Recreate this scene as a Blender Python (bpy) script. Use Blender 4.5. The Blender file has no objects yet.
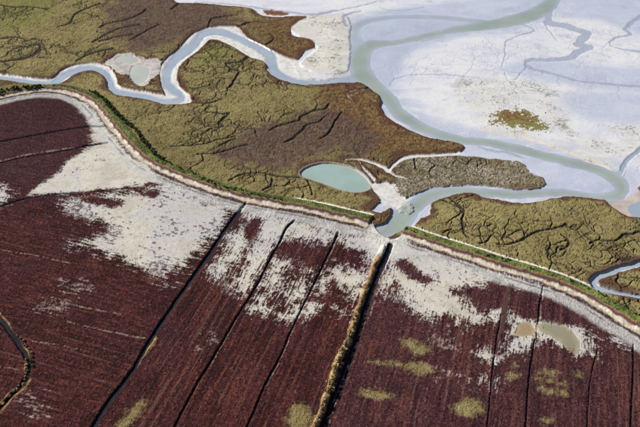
import bpy, bmesh, math, random
import numpy as np
from mathutils import Vector

# ------------------------------------------------------------------ camera
H = 400.0                       # flying height in metres
FPX = 772.0                     # focal length in photo pixels (640 wide)
HORIZ = -350.0
TH = math.atan((213.5 - HORIZ) / FPX)
scene = bpy.context.scene
cam = bpy.data.cameras.new("camera")
cam.sensor_width = 36.0
cam.lens = FPX * 36.0 / 640.0
cam.clip_end = 60000.0
cam.clip_start = 1.0
cam_o = bpy.data.objects.new("camera", cam)
scene.collection.objects.link(cam_o)
cam_o.location = (0, 0, H)
cam_o.rotation_euler = (math.pi / 2 - TH, 0, 0)
scene.camera = cam_o

# ------------------------------------------------------------------ sky, sun, exposure
SUN_AZ = math.radians(-66.0)     # from +Y, negative is to the left
SUN_EL = math.radians(33.0)
world = bpy.data.worlds.new("World")
scene.world = world
world.use_nodes = True
wn = world.node_tree
bg = wn.nodes["Background"]
sky = wn.nodes.new("ShaderNodeTexSky")
sky.sky_type = 'NISHITA'
sky.sun_disc = False
sky.sun_elevation = SUN_EL
sky.sun_rotation = SUN_AZ
sky.altitude = 400
wn.links.new(sky.outputs[0], bg.inputs[0])
bg.inputs[1].default_value = 0.052
sun = bpy.data.lights.new("sun", 'SUN')
sun.energy = 5.0
sun.angle = math.radians(0.53)
sun.color = (1.0, 0.95, 0.87)
sun_o = bpy.data.objects.new("sun", sun)
scene.collection.objects.link(sun_o)
sd_ = Vector((math.sin(SUN_AZ) * math.cos(SUN_EL), math.cos(SUN_AZ) * math.cos(SUN_EL), math.sin(SUN_EL)))
sun_o.rotation_euler = sd_.to_track_quat('Z', 'Y').to_euler()
sun_o.location = (0, 0, 900)
vs = scene.view_settings
vs.view_transform = 'Standard'
vs.look = 'None'
vs.gamma = 1.0
vs.exposure = 0.52
vs.use_curve_mapping = False

C = scene.collection
rng = np.random.default_rng(7)
random.seed(7)
F = np.float32


# ------------------------------------------------------------------ survey: photo point -> ground point
def W(pts):
    p = np.asarray(pts, dtype=np.float64)
    dx = (p[:, 0] - 320.0) / FPX
    dy = -(p[:, 1] - 213.5) / FPX
    fy = math.cos(TH) + dy * math.sin(TH)
    fz = -math.sin(TH) + dy * math.cos(TH)
    t = H / (-fz)
    return np.stack([dx * t, fy * t], 1)


def Q(ox, oy, s, pts):           # tile read-off -> photo point
    return [(ox + x / s,) + (oy + y / s,) + tuple(r) for x, y, *r in pts]


def T(n, pts):                   # 160 x 107 survey tiles
    ox = {'1': 0, '2': 160, '3': 320, '4': 480}[n[1]]
    oy = {'a': 0, 'b': 107, 'c': 214, 'd': 320}[n[0]]
    return Q(ox, oy, 4.0, pts)


def smooth_line(p, sub=3, closed=False):
    p = np.asarray(p, dtype=np.float64)
    n = len(p)
    if n < 3:
        return p
    out = []
    rngi = range(n) if closed else range(n - 1)
    for i in rngi:
        if closed:
            p0, p1, p2, p3 = p[(i - 1) % n], p[i], p[(i + 1) % n], p[(i + 2) % n]
        else:
            p0, p1, p2, p3 = p[max(i - 1, 0)], p[i], p[i + 1], p[min(i + 2, n - 1)]
        for k in range(sub):
            t = k / sub
            out.append(0.5 * ((2 * p1) + (-p0 + p2) * t + (2 * p0 - 5 * p1 + 4 * p2 - p3) * t * t
                              + (-p0 + 3 * p1 - 3 * p2 + p3) * t ** 3))
    if not closed:
        out.append(p[-1])
    return np.array(out)


def ribbon(pts, w=None, sub=3):
    """outline (photo points) of a strip with width w per point"""
    a = np.array([(p[0], p[1], (p[2] if len(p) > 2 else w)) for p in pts], dtype=np.float64)
    a = smooth_line(a, sub)
    d = np.gradient(a[:, :2], axis=0)
    d /= np.linalg.norm(d, axis=1, keepdims=True) + 1e-9
    nrm = np.stack([-d[:, 1], d[:, 0]], 1)
    hw = a[:, 2:3] * 0.5
    return np.concatenate([a[:, :2] + nrm * hw, (a[:, :2] - nrm * hw)[::-1]])


# ------------------------------------------------------------------ noise
def _hash(ix, iy, seed):
    h = (ix.astype(np.int64) * 374761393 + iy.astype(np.int64) * 668265263 + seed * 974711) & 0xFFFFFFFF
    h = h.astype(np.uint32)
    h = (h ^ (h >> np.uint32(13))) * np.uint32(1274126177)
    h = (h ^ (h >> np.uint32(16))) * np.uint32(2246822519)
    return h ^ (h >> np.uint32(15))


def gnoise(x, y, seed=0):
    fx = np.floor(x); fy = np.floor(y)
    ix = fx.astype(np.int32); iy = fy.astype(np.int32)
    dx = (x - fx).astype(F); dy = (y - fy).astype(F)
    u = dx * dx * dx * (dx * (dx * 6 - 15) + 10)
    v = dy * dy * dy * (dy * (dy * 6 - 15) + 10)

    def g(ax, ay, ddx, ddy):
        a = _hash(ix + ax, iy + ay, seed).astype(F) * F(2 * math.pi / 4294967296.0)
        return np.cos(a) * ddx + np.sin(a) * ddy
    a = g(0, 0, dx, dy); b = g(1, 0, dx - 1, dy)
    c = g(0, 1, dx, dy - 1); d = g(1, 1, dx - 1, dy - 1)
    return ((a + (b - a) * u) * (1 - v) + (c + (d - c) * u) * v) * F(1.5)


def fbm(x, y, scale, oct=3, seed=0, gain=0.5):
    r = 0; amp = 1.0; tot = 0
    f = 1.0 / scale
    for o in range(oct):
        r = r + amp * gnoise(x * f + 17.3 * o, y * f - 9.1 * o, seed + o * 31)
        tot += amp
        amp *= gain
        f *= 2.03
    return (r / tot).astype(F)


def cells(x, y, scale, seed=0):
    """distance to nearest and second nearest cell point"""
    x = x / scale; y = y / scale
    fx = np.floor(x); fy = np.floor(y)
    d1 = np.full(x.shape, 9.0, F); d2 = np.full(x.shape, 9.0, F)
    for i in (-1, 0, 1):
        for j in (-1, 0, 1):
            h = _hash((fx + i).astype(np.int32), (fy + j).astype(np.int32), seed)
            px = fx + i + (h & np.uint32(0xFFFF)).astype(F) / 65535.0
            py = fy + j + (h >> np.uint32(16)).astype(F) / 65535.0
            d = np.hypot(x - px, y - py).astype(F)
            d2 = np.minimum(d2, np.maximum(d1, d))
            d1 = np.minimum(d1, d)
    return d1, d2


def ss(a, b, x):
    t = np.clip((x - a) / (b - a), 0, 1)
    return t * t * (3 - 2 * t)


# ------------------------------------------------------------------ terrain grid (denser where it is nearer)
v_f = np.linspace(440, -14, 735)
v_mid = np.linspace(530, 440, 76)[:-1]
v_near = np.linspace(760, 530, 40)[:-1]
v_far = np.array([-15.5, -17.5, -20, -23, -27, -32, -38, -46, -56, -70, -88, -110, -135, -165, -200, -240, -270])
vrow = np.concatenate([v_near, v_mid, v_f, v_far])
Yrow = W(np.stack([np.full_like(vrow, 320.0), vrow], 1))[:, 1]
u_f = np.linspace(-18, 658, 1125)
u_mid = np.linspace(0, 92, 77)[1:]
g_ = np.cumsum(np.geomspace(1.5, 70, 26))
ucol = np.concatenate([(-110 - g_)[::-1], -18 - u_mid[::-1], u_f, 658 + u_mid, 750 + g_])
# world X for every row: column pitch grows with distance
mperpx = np.array([W([(321.0, v)])[0, 0] for v in vrow])
GX = ((ucol[None, :] - 320.0) * mperpx[:, None]).astype(F)
GY = np.repeat(Yrow[:, None], len(ucol), 1).astype(F)
NR, NC = GX.shape

# domain warp for natural outlines
wx = fbm(GX, GY, 14.0, 3, 5) * 1.6
wy = fbm(GX, GY, 14.0, 3, 9) * 1.6
# half resolution copies for the distance fields
ri = np.arange(0, NR, 2); ci = np.arange(0, NC, 2)
if ri[-1] != NR - 1: ri = np.append(ri, NR - 1)
if ci[-1] != NC - 1: ci = np.append(ci, NC - 1)
hx = (GX + wx)[np.ix_(ri, ci)]; hy = (GY + wy)[np.ix_(ri, ci)]
hx0 = GX[np.ix_(ri, ci)]; hy0 = GY[np.ix_(ri, ci)]


def up(a):
    r = np.empty((NR, a.shape[1]), F)
    r[ri] = a
    odd = np.setdiff1d(np.arange(NR), ri)
    k = np.searchsorted(ri, odd)
    r[odd] = (a[k - 1] + a[k]) * 0.5
    o = np.empty((NR, NC), F)
    o[:, ci] = r
    odd = np.setdiff1d(np.arange(NC), ci)
    k = np.searchsorted(ci, odd)
    o[:, odd] = (r[:, k - 1] + r[:, k]) * 0.5
    return o


FAR = F(60.0)


def sdf_world(poly, warp=True):
    """signed distance in metres, positive inside, clipped at FAR, to a closed outline on the ground"""
    x = hx if warp else hx0
    y = hy if warp else hy0
    lo = poly.min(0) - float(FAR); hi = poly.max(0) + float(FAR)
    rs = np.where((hy0[:, 0] > lo[1]) & (hy0[:, 0] < hi[1]))[0]
    out = np.full(x.shape, -FAR, F)
    if len(rs) == 0:
        return up(out)
    r0, r1 = rs[0], rs[-1] + 1
    sub = (hx0[r0:r1] > lo[0]) & (hx0[r0:r1] < hi[0])
    px = x[r0:r1][sub]; py = y[r0:r1][sub]
    d2 = np.full(px.shape, FAR * FAR, F)
    ins = np.zeros(px.shape, bool)
    P = poly.astype(F)
    for i in range(len(P)):
        ax, ay = P[i]; bx, by = P[(i + 1) % len(P)]
        ex = bx - ax; ey = by - ay
        l2 = ex * ex + ey * ey
        if l2 < 1e-8: continue
        qx = px - ax; qy = py - ay
        t = np.clip((qx * ex + qy * ey) / l2, 0, 1)
        qx -= t * ex; qy -= t * ey
        np.minimum(d2, qx * qx + qy * qy, out=d2)
        if ey != 0:
            cr = ((ay > py) != (by > py))
            ins ^= cr & (px < ax + (py - ay) * (ex / ey))
    d = np.sqrt(d2)
    d[~ins] *= -1
    o = out[r0:r1]
    o[sub] = d
    return up(out)


def area(pts, sub=3, warp=True):
    p = smooth_line([q[:2] for q in pts], sub, True) if sub > 1 else np.array([q[:2] for q in pts])
    return sdf_world(W(p), warp)


def strip(pts, w=None, sub=3, warp=True):
    return sdf_world(W(ribbon(pts, w, sub)), warp)


def union(*a):
    r = a[0]
    for b in a[1:]:
        r = np.maximum(r, b)
    return r


def line_sd(pts, w=None, sub=3, jit=1.0, reach=14.0):
    """distance to a thin line minus its half width (metres), positive inside, on the full grid"""
    a = np.array([(p[0], p[1], (p[2] if len(p) > 2 else w)) for p in pts], dtype=np.float64)
    a = smooth_line(a, sub)
    P = W(a[:, :2])
    d = np.gradient(a[:, :2], axis=0)
    d /= np.linalg.norm(d, axis=1, keepdims=True) + 1e-9
    nrm = np.stack([-d[:, 1], d[:, 0]], 1)
    hw = 0.5 * np.linalg.norm(W(a[:, :2] + nrm * a[:, 2:3] * .5) - W(a[:, :2] - nrm * a[:, 2:3] * .5), axis=1)
    out = np.full((NR, NC), -F(reach), F)
    return line_world(P, hw, out, jit, reach)


def line_world(P, hw, out, jit=1.0, reach=14.0):
    for i in range(len(P) - 1):
        ax, ay = P[i]; bx, by = P[i + 1]
        r0 = np.searchsorted(Yrow, min(ay, by) - reach); r1 = np.searchsorted(Yrow, max(ay, by) + reach)
        if r1 <= r0: continue
        xs = (min(ax, bx) - reach) / mperpx[r0:r1].min() if min(ax, bx) - reach < 0 else (min(ax, bx) - reach) / mperpx[r0:r1].max()
        xe = (max(ax, bx) + reach) / mperpx[r0:r1].min() if max(ax, bx) + reach > 0 else (max(ax, bx) + reach) / mperpx[r0:r1].max()
        c0 = np.searchsorted(ucol, xs + 320); c1 = np.searchsorted(ucol, xe + 320)
        if c1 <= c0: continue
        sl = (slice(r0, r1), slice(c0, c1))
        qx = GX[sl] + wx[sl] * F(jit) - F(ax); qy = GY[sl] + wy[sl] * F(jit) - F(ay)
        ex, ey = F(bx - ax), F(by - ay)
        t = np.clip((qx * ex + qy * ey) / (ex * ex + ey * ey + F(1e-9)), 0, 1)
        dd = np.hypot(qx - t * ex, qy - t * ey)
        v = (F(hw[i]) + t * F(hw[i + 1] - hw[i])) - dd
        np.maximum(out[sl], v, out=out[sl])
    return out


def grow_creeks(parents, r, spacing, length, hw0, depth=2, ok=None, spread=(35, 85)):
    """branching creeks that leave their parent lines, meander and taper; ok(x, y) keeps them on their ground"""
    lines = []
    def walk(x, y, ang, L_, h0, lev):
        pts_ = [(x, y)]; hs = [h0]
        st = 2.6; n = max(int(L_ / st), 3)
        turn = 0.0; a0 = ang
        for i in range(n):
            turn = turn * 0.55 + r.gauss(0, .30)
            ang = ang * 0.82 + a0 * 0.18 + turn
            x += math.cos(ang) * st; y += math.sin(ang) * st
            if ok is not None and not ok(x, y): break
            pts_.append((x, y)); hs.append(h0 * (1 - 0.85 * (i + 1) / n))
            if lev > 0 and i > 1 and r.random() < 0.17:
                walk(x, y, ang + r.choice((-1, 1)) * math.radians(r.uniform(35, 80)), L_ * r.uniform(.25, .55), hs[-1] * .8, lev - 1)
        if len(pts_) > 3:
            lines.append((np.array(pts_), np.array(hs)))
    for P in parents:
        seg = np.linalg.norm(np.diff(P, axis=0), axis=1)
        s_ = np.concatenate([[0], np.cumsum(seg)])
        t = r.uniform(.2, 1) * spacing
        while t < s_[-1]:
            i = min(np.searchsorted(s_, t) - 1, len(P) - 2)
            f_ = (t - s_[i]) / max(seg[i], 1e-6)
            p = P[i] + (P[i + 1] - P[i]) * f_
            d = math.atan2(P[i + 1][1] - P[i][1], P[i + 1][0] - P[i][0])
            walk(p[0], p[1], d + r.choice((-1, 1)) * math.radians(r.uniform(*spread)), r.uniform(*length), r.uniform(.7, 1.1) * hw0, depth)
            t += r.uniform(.5, 1.5) * spacing
    return lines


def lateral(pts, lim=60.0):
    """signed distance to a line; positive to the right when walking it. second array: inside its ends"""
    P = W(smooth_line([q[:2] for q in pts], 3)).astype(F)
    x, y = hx0, hy0
    best = np.full(x.shape, 1e9, F); sg = np.zeros(x.shape, F); end = np.ones(x.shape, bool)
    for i in range(len(P) - 1):
        ax, ay = P[i]; ex, ey = P[i + 1] - P[i]
        l2 = ex * ex + ey * ey
        qx = x - ax; qy = y - ay
        tt = (qx * ex + qy * ey) / l2
        t = np.clip(tt, 0, 1)
        cx = qx - t * ex; cy = qy - t * ey
        d = cx * cx + cy * cy
        m = d < best
        best = np.where(m, d, best)
        sg = np.where(m, np.sign(ey * qx - ex * qy), sg)
        ok = np.ones(x.shape, bool)
        if i == 0: ok &= tt >= -0.02
        if i == len(P) - 2: ok &= tt <= 1.02
        end = np.where(m, ok, end)
    d = np.minimum(np.sqrt(best), lim) * sg
    return up(d), up(end.astype(F))


# ------------------------------------------------------------------ survey of the place
# --- dike axis, from the west to the breach and from the breach to the east
G_W = [(-170, 168), (-110, 132), (-60, 112), (-30, 103), (-10, 97.5), (0, 95), (20, 91), (42, 88), (65, 89), (82, 93.5), (97, 101), (108, 112), (120, 127.5), (137, 147), (155, 161.5),
       (175, 171), (192, 178), (210, 184.5), (232, 191.5), (255, 197), (280, 201.5), (302, 205.3), (320, 209),
       (335, 212.5), (350, 216), (371, 221)]
G_E = [(404, 231), (415, 234.5), (427, 239), (455, 248), (480, 256), (501, 263), (527, 270.5), (560, 281),
       (585, 292), (601, 301), (616, 310), (635, 321), (655, 334), (690, 360), (735, 396), (790, 444), (850, 505), (920, 590)]
FIELD_POLY = G_W + [(373, 226), (380, 234), (390, 240), (400, 237)] + G_E + [(980, 760), (-500, 760), (-700, 500), (-400, 300)]

# --- open tidal flat
FLAT = [(171, -2)] + T('a2', [(80, 14), (160, 15), (260, 25), (330, 31), (380, 42), (400, 60), (440, 68), (560, 68),
        (585, 70), (570, 80), (540, 95), (520, 120), (530, 145), (570, 155), (610, 165), (618, 190), (580, 205), (555, 235), (540, 242),
        (500, 240), (500, 300), (520, 330), (600, 341)]) \
    + T('a3', [(0, 341), (60, 335), (150, 332), (185, 345), (210, 365), (235, 385), (245, 412)]) \
    + T('b3', [(240, 0), (255, 30), (280, 50), (300, 65), (340, 85), (380, 105), (430, 125), (490, 135), (540, 145), (575, 155),
               (572, 172), (550, 186), (560, 198), (639, 203)]) \
    + T('b4', [(0, 204), (80, 214), (150, 220), (180, 235), (205, 265), (258, 292), (250, 320), (200, 329), (130, 329), (60, 318), (0, 315)]) \
    + T('b3', [(600, 312), (500, 318), (440, 325), (400, 340), (365, 355), (330, 367), (300, 352), (285, 335), (270, 318), (240, 312), (215, 300), (205, 318), (212, 340), (235, 362),
               (240, 382), (215, 405), (200, 415), (240, 427)]) \
    + Q(350, 195, 8, [(330, 100), (325, 160), (300, 210), (240, 240), (190, 255), (160, 282), (120, 300), (160, 320), (300, 345), (380, 300), (430, 275), (500, 260), (570, 190), (640, 160)]) \
    + T('b3', [(445, 385), (500, 364), (540, 352), (600, 347), (639, 354)]) \
    + T('b4', [(0, 362), (60, 372), (130, 384), (200, 387), (300, 367), (350, 360), (420, 364), (480, 374)]) \
    + Q(560, 175, 8, [(370, 205), (390, 245), (440, 280), (500, 320), (580, 340), (640, 345)]) \
    + [(660, 222), (760, 240), (900, 200), (1200, 60), (900, -120), (700, -300), (150, -300), (120, -120), (150, -40)]

# --- creeks
CREEK_W = T('a1', [(-900, 420, 8), (-500, 330, 7), (-250, 330, 6), (-90, 310, 6), (-20, 306, 6), (0, 309, 6), (60, 316, 6.5), (120, 325, 6.5), (190, 333, 8), (225, 324, 9), (250, 305, 11), (285, 285, 10), (330, 271, 8),
                   (380, 270, 8), (420, 285, 10), (442, 312, 11), (450, 345, 11), (475, 366, 9), (520, 374, 8), (580, 383, 8), (639, 396, 9)]) + [(170, 100.5, 9), (178, 101, 8)]
LOOP = T('a2', [(0, 265), (30, 228), (80, 190), (110, 150), (150, 125), (195, 110), (260, 105), (300, 107), (325, 125), (345, 150),
                (400, 180), (450, 205), (490, 225), (530, 238), (560, 250), (600, 300), (600, 341), (560, 341), (500, 327), (450, 305), (425, 282), (425, 265),
                (410, 245), (370, 235), (345, 225), (310, 200), (270, 180), (240, 165), (215, 160), (195, 162), (175, 185), (140, 215),
                (100, 245), (75, 270), (68, 310), (70, 335), (90, 360), (115, 380), (125, 400), (120, 415), (60, 420), (0, 418), (0, 388), (18, 384), (12, 362), (4, 345), (-4, 310)])
CREEK_CH = T('a1', [(-900, 420, 5), (-500, 330, 4), (-250, 330, 4), (-90, 308, 4), (0, 311, 4), (120, 328, 4.5), (190, 337, 5), (228, 326, 5), (262, 300, 5.5), (330, 273, 4.5), (385, 274, 4.5), (418, 288, 5),
                    (437, 315, 6), (446, 345, 6), (475, 369, 5), (580, 386, 5)]) + \
    T('a2', [(0, 404, 5), (50, 408, 5), (88, 396, 5), (80, 375, 6), (50, 355, 7), (30, 330, 7), (30, 285, 7), (58, 240, 7.5), (110, 200, 8), (148, 168, 7), (165, 140, 6), (200, 128, 5.5),
             (250, 128, 6), (300, 145, 6), (350, 168, 6), (400, 190, 7), (440, 220, 9), (450, 250, 9), (455, 280, 9), (490, 308, 8), (540, 327, 7), (639, 338, 6)]) + [(332, 83, 7), (345, 82, 8), (356, 80, 8)]
POND_FLAT = Q(90, 30, 8, [(100, 270), (150, 235), (190, 205), (230, 195), (320, 185), (380, 215), (450, 235), (500, 225), (570, 250), (560, 300), (555, 350), (520, 380), (490, 400), (460, 440),
                          (400, 455), (350, 440), (320, 400), (310, 360), (230, 360), (170, 310)])
SMALL_POND = Q(90, 30, 8, [(195, 240), (240, 212), (310, 210), (360, 220), (390, 245), (370, 262), (300, 265), (240, 258)])
SMALL_POND2 = Q(90, 30, 8, [(320, 330), (350, 290), (410, 285), (460, 300), (480, 330), (460, 390), (420, 425), (370, 430), (335, 390)])
WHITE_CREEK = T('b3', [(560, 186, 3.5), (540, 189, 3.5), (470, 195, 3), (400, 197, 3), (350, 203, 4), (315, 218, 4), (288, 242, 4), (270, 258, 5), (250, 243, 3.5), (200, 224, 2.5), (150, 211, 2.5), (90, 214, 1.2)])
WHITE_CREEK_B = T('b3', [(150, 214, 1.5), (160, 232, 1.6), (178, 256, 2), (200, 276, 2.5), (218, 300, 4)])
WHITE_CREEK_D = T('a3', [(200, 352, 2), (170, 360, 1.4), (125, 366, 1.3), (105, 376, 1.3), (115, 393, 1.2), (130, 405, .8)])
WHITE_CREEK_C = T('b3', [(268, 256, 3), (300, 276, 2), (330, 284, 1.5), (350, 293, 0.8)])
MUD_MOUTH = T('b3', [(200, 295), (240, 300), (300, 305), (310, 340), (350, 362), (370, 385), (330, 410), (270, 400), (245, 380), (235, 360), (205, 340)])
POND = T('b2', [(560, 268), (572, 252), (600, 238), (639, 228)]) + T('b3', [(0, 228), (50, 228), (110, 240), (150, 258), (180, 280), (198, 303), (203, 320),
        (190, 335), (150, 344), (100, 338), (40, 320), (0, 305)]) + T('b2', [(600, 292), (570, 282)])
EAST_CREEK = T('c4', [(1300, 60, 9), (1000, 90, 8), (760, 150, 8), (690, 180, 7), (639, 198, 7), (590, 213, 7), (530, 228, 7), (485, 246, 8), (458, 262, 9), (460, 285, 8), (482, 300, 6.5), (530, 312, 5.5), (600, 326, 4.5), (639, 332, 4.5), (760, 350, 5), (1000, 400, 5), (1300, 420, 6)])
EAST_CH = T('c4', [(1300, 58, 5), (1000, 88, 4), (760, 146, 4), (690, 178, 4), (639, 194, 4), (590, 211, 4), (530, 229, 4), (480, 248, 5.5), (460, 264, 6), (464, 284, 5), (485, 298, 3.5), (530, 309, 3), (600, 325, 3), (639, 331, 3), (760, 350, 3), (1000, 400, 3), (1300, 420, 4)])
NE_CREEK = [(860, 60, 7), (760, 105, 6), (700, 128, 5), (670, 138, 5), (648, 145, 5), (638, 151, 5), (630, 158, 5.5), (624, 165, 6), (620, 172, 6), (615, 177, 6)]

# --- river
RIVER = [(640, -160, 26), (600, -90, 20), (570, -40, 17), (562, -18, 15), (556, -6, 13), (551, 3, 13), (541, 10.5, 13), (529, 16, 12), (512, 20.5, 11), (495, 24, 9.5), (480, 26, 9), (455, 29.5, 6), (435, 34, 5.5), (415, 38.5, 5),
         (392, 43, 5), (377, 44, 8), (367, 48, 14), (361, 56, 19), (360, 64, 20), (362, 73, 20), (368, 82, 18), (379, 91, 14.5), (391, 101, 12.5), (398, 112, 12), (411, 121, 10.5), (430, 131, 9),
         (450, 137.5, 8), (465, 140.5, 7.5), (480, 141.5, 7), (495, 143.5, 7.5), (518, 148.5, 8), (538, 154, 8), (560, 159.5, 8.5), (580, 164.5, 8.5), (597, 169.5, 8), (611, 176, 10.5),
         (620.5, 183, 13), (622.5, 190, 12), (615.5, 195.5, 10), (603, 197.5, 8), (590, 196.7, 6), (573, 193.5, 6), (560, 192, 6.5), (540, 193, 7.5), (518, 194.3, 7.5), (495, 193, 8), (480, 192.3, 8.5),
         (460, 191, 9), (445, 192, 10), (433, 195, 11), (423, 199.5, 13), (415, 206, 14.5), (408, 213, 19), (401, 219.5, 22), (393, 226, 19), (384, 231, 12), (374, 232, 7), (364, 231, 3)]
RIVER_UP = [(492, 23, 5), (475, 21, 4), (450, 18.3, 4), (430, 17, 4), (402, 16.7, 4), (380, 18.5, 4.5), (364, 22.5, 5.5), (356, 28, 9), (356, 38, 12), (358, 50, 14)]
ISLET = Q(350, 195, 8, [(365, 90), (430, 70), (470, 50), (520, 30), (500, 70), (520, 130), (500, 150), (440, 160), (390, 130)])
RUNNELS = [T('a4', [(272, 30, 6), (276, 70, 6), (282, 93, 5), (340, 103, 5), (390, 120, 5), (432, 136, 5), (408, 160, 6), (402, 180, 5.5), (448, 190, 3), (395, 208, 4.5), (362, 232, 4), (290, 239, 3.5),
                    (220, 239, 3), (190, 247, 2.5), (190, 264, 2.2), (230, 280, 2.0), (310, 300, 1.8), (400, 325, 1.8), (500, 335, 1.8), (639, 347, 2), (800, 360, 2)]),
           T('a4', [(720, 40, 3.5), (639, 70, 2.5), (600, 100, 2.5), (585, 120, 2), (605, 138, 1.5), (540, 153, 1.5), (522, 180, 1.2), (560, 195, 1.2), (639, 205, 1.5), (800, 215, 1.5)]),
           T('a4', [(130, 90, .8), (180, 100, 1), (220, 125, 1), (150, 145, .9), (105, 170, .9), (100, 220, .8), (90, 270, .6)]),
           T('a4', [(262, 100, .8), (290, 140, .7), (310, 165, .5)]),
           T('a4', [(100, 290, .8), (120, 330, .7), (160, 350, .6)]), T('a4', [(200, 362, 1), (260, 370, .9), (315, 385, 1)]),
           T('a4', [(140, 320, .9), (170, 285, .8), (190, 268, .6)]),
           T('a3', [(280, 340, .7), (295, 322, 1), (330, 308, 1), (400, 299, 1), (500, 300, .9), (639, 312, 1.2)]),
           T('a3', [(410, 165, 1), (440, 158, 1.5), (480, 150, 1.5), (505, 145, 1)]),
           T('a3', [(225, 6, 1), (190, 20, 1), (140, 28, 1), (90, 40, 1.2), (55, 44, 2), (20, 54, 2), (-40, 58, 2), (-120, 50, 1.8), (-200, 40, 1.6), (-300, 24, 1.4), (-400, 14, 1.2), (-500, 10, 1.2)]),
           T('a3', [(160, 46, 1.4), (120, 55, 1.6), (98, 70, 2), (96, 85, 2.2), (108, 105, 2.5)]),
           T('a3', [(60, 75, .8), (52, 95, .9), (50, 115, .6)]),
           T('a3', [(240, 30, .6), (270, 40, .6), (330, 44, .6), (420, 28, .6)]),
           T('b4', [(0, 160, 1.2), (60, 175, 1.6), (110, 180, 1.8), (150, 195, 2.2), (175, 205, 1.2)])]
# little creeks inside the marsh
GUTS = [T('a1', [(-60, 240, 1.5), (0, 248, 1.8), (50, 243, 2.2), (110, 232, 2.4), (145, 215, 2.4), (162, 195, 2.4), (155, 180, 1.8), (100, 189, 1), (60, 196, .8)]),
        T('a1', [(310, 247, 1), (340, 226, 1.3), (390, 209, 1.5), (450, 197, 2)]),
        T('a1', [(400, 115, .9), (430, 96, 1.2), (490, 85, 1), (555, 62, 1.2), (585, 40, 1.2)]),
        T('a1', [(370, 172, 1), (420, 142, 1.2), (480, 116, 1.2), (560, 101, 1.1)]),
        T('a1', [(400, 166, 1), (470, 149, 1.1), (530, 139, 1)]), T('a1', [(230, 110, .8), (280, 95, 1), (300, 60, 1), (340, 40, 1), (400, 16, 1)]),
        T('a1', [(0, 158, .8), (60, 150, 1), (110, 165, .8)]), T('a1', [(0, 22, .8), (50, 30, 1), (120, 30, .9), (190, 40, .6)]),
        T('a2', [(45, 40, 1), (68, 22, 1.2), (82, 12, 1.2)]), T('a2', [(195, 112, 1.4), (204, 82, 1.3), (240, 70, 1.2), (310, 62, .8)]),
        T('a2', [(315, 110, 1.2), (350, 93, 1.2), (395, 88, .8)]), T('a2', [(425, 180, 1.2), (446, 166, 1.3), (455, 150, 1.1), (440, 139, 1)]),
        T('a2', [(350, 232, 2.2), (325, 250, 1.6), (275, 254, 1.6), (265, 264, 1.5), (290, 280, 1.5), (315, 286, 1.7), (310, 305, 1.7), (285, 345, 1.6), (270, 356, 1.2)]),
        T('a2', [(245, 400, 1), (200, 413, 1.2), (125, 415, 1.2)]), T('a2', [(0, 245, 1.4), (60, 235, 1.2), (80, 180, 1.2)]),
        T('b2', [(200, 0, 1), (182, 20, 1), (250, 30, 1.3), (276, 30, 1.8), (240, 64, 1.8), (254, 80, 1.6), (225, 86, 1), (200, 90, 1), (178, 106, 1)]),
        T('b2', [(300, 130, .9), (270, 141, 1.2), (238, 157, 1.2)]), T('b2', [(380, 90, .9), (390, 120, 1)]),
        T('b2', [(560, 56, 1.4), (568, 40, 1.8), (610, 20, 1.8), (639, 15, 1.8)]) + T('b3', [(20, 10, 1.6), (40, -10, 1)]), T('b2', [(560, 56, 1.4), (520, 65, 1.5), (470, 80, 1.4), (438, 96, 1.1)]),
        T('b3', [(20, 40, 1)]) + T('b2', [(639, 60, 1), (590, 75, 1.5), (562, 100, 1.8), (530, 130, 1.6), (500, 146, 1.1)]),
        T('b2', [(150, 193, .8), (240, 184, 1.2), (300, 165, 1.2), (352, 153, 1)]), T('b2', [(40, 160, .8), (160, 155, 1), (230, 135, 1), (300, 122, .8)]),
        T('b2', [(278, 296, .9), (320, 276, 1.2), (380, 266, 1.2), (480, 280, 1.4), (552, 283, 1.6)]), T('b2', [(410, 335, 1), (440, 320, 1.5), (450, 290, 1.3)]),
        T('b2', [(592, 300, 1), (604, 330, 1.2), (606, 357, 1.2)]),
        T('b3', [(0, 130, 1.2), (40, 100, 1.5), (60, 60, 1.2), (90, 22, 1)]), T('b3', [(380, 245, 1), (376, 220, 1), (380, 205, 1)]),
        T('c3', [(575, -30, 1), (574, 0, 1.6), (570, 40, 2), (575, 80, 1.8), (600, 100, 1.2)]), T('c3', [(488, 76, 1), (530, 62, 1.2)]),
        T('b3', [(515, 360, 1.5), (540, 385, 1.6), (570, 410, 1.6), (574, 427, 1.4)]),
        T('c4', [(0, 122, 1.2), (30, 110, 1.2), (42, 88, .9)]), T('c4', [(70, 126, 1), (120, 122, 1.6), (180, 100, 1.8), (222, 75, 1.6), (270, 67, 1.5), (345, 44, 1)]),
        T('c4', [(325, 85, .8), (342, 96, 1.2), (356, 112, 1.6), (350, 135, 1.5), (320, 146, .9)]), T('c4', [(270, 100, .8), (280, 128, 1.3), (275, 150, 1.4), (288, 168, .9)]),
        T('c4', [(440, 122, 1), (468, 106, 1.1), (540, 110, 1.4), (575, 88, 1.6), (620, 80, 1.5), (680, 62, 1.4)]),
        T('b3', [(165, 232, 1), (200, 255, 1), (235, 290, 1)]), T('a1', [(640, 100, 1), (600, 118, 1), (560, 140, 1), (520, 165, .8)])]

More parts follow.
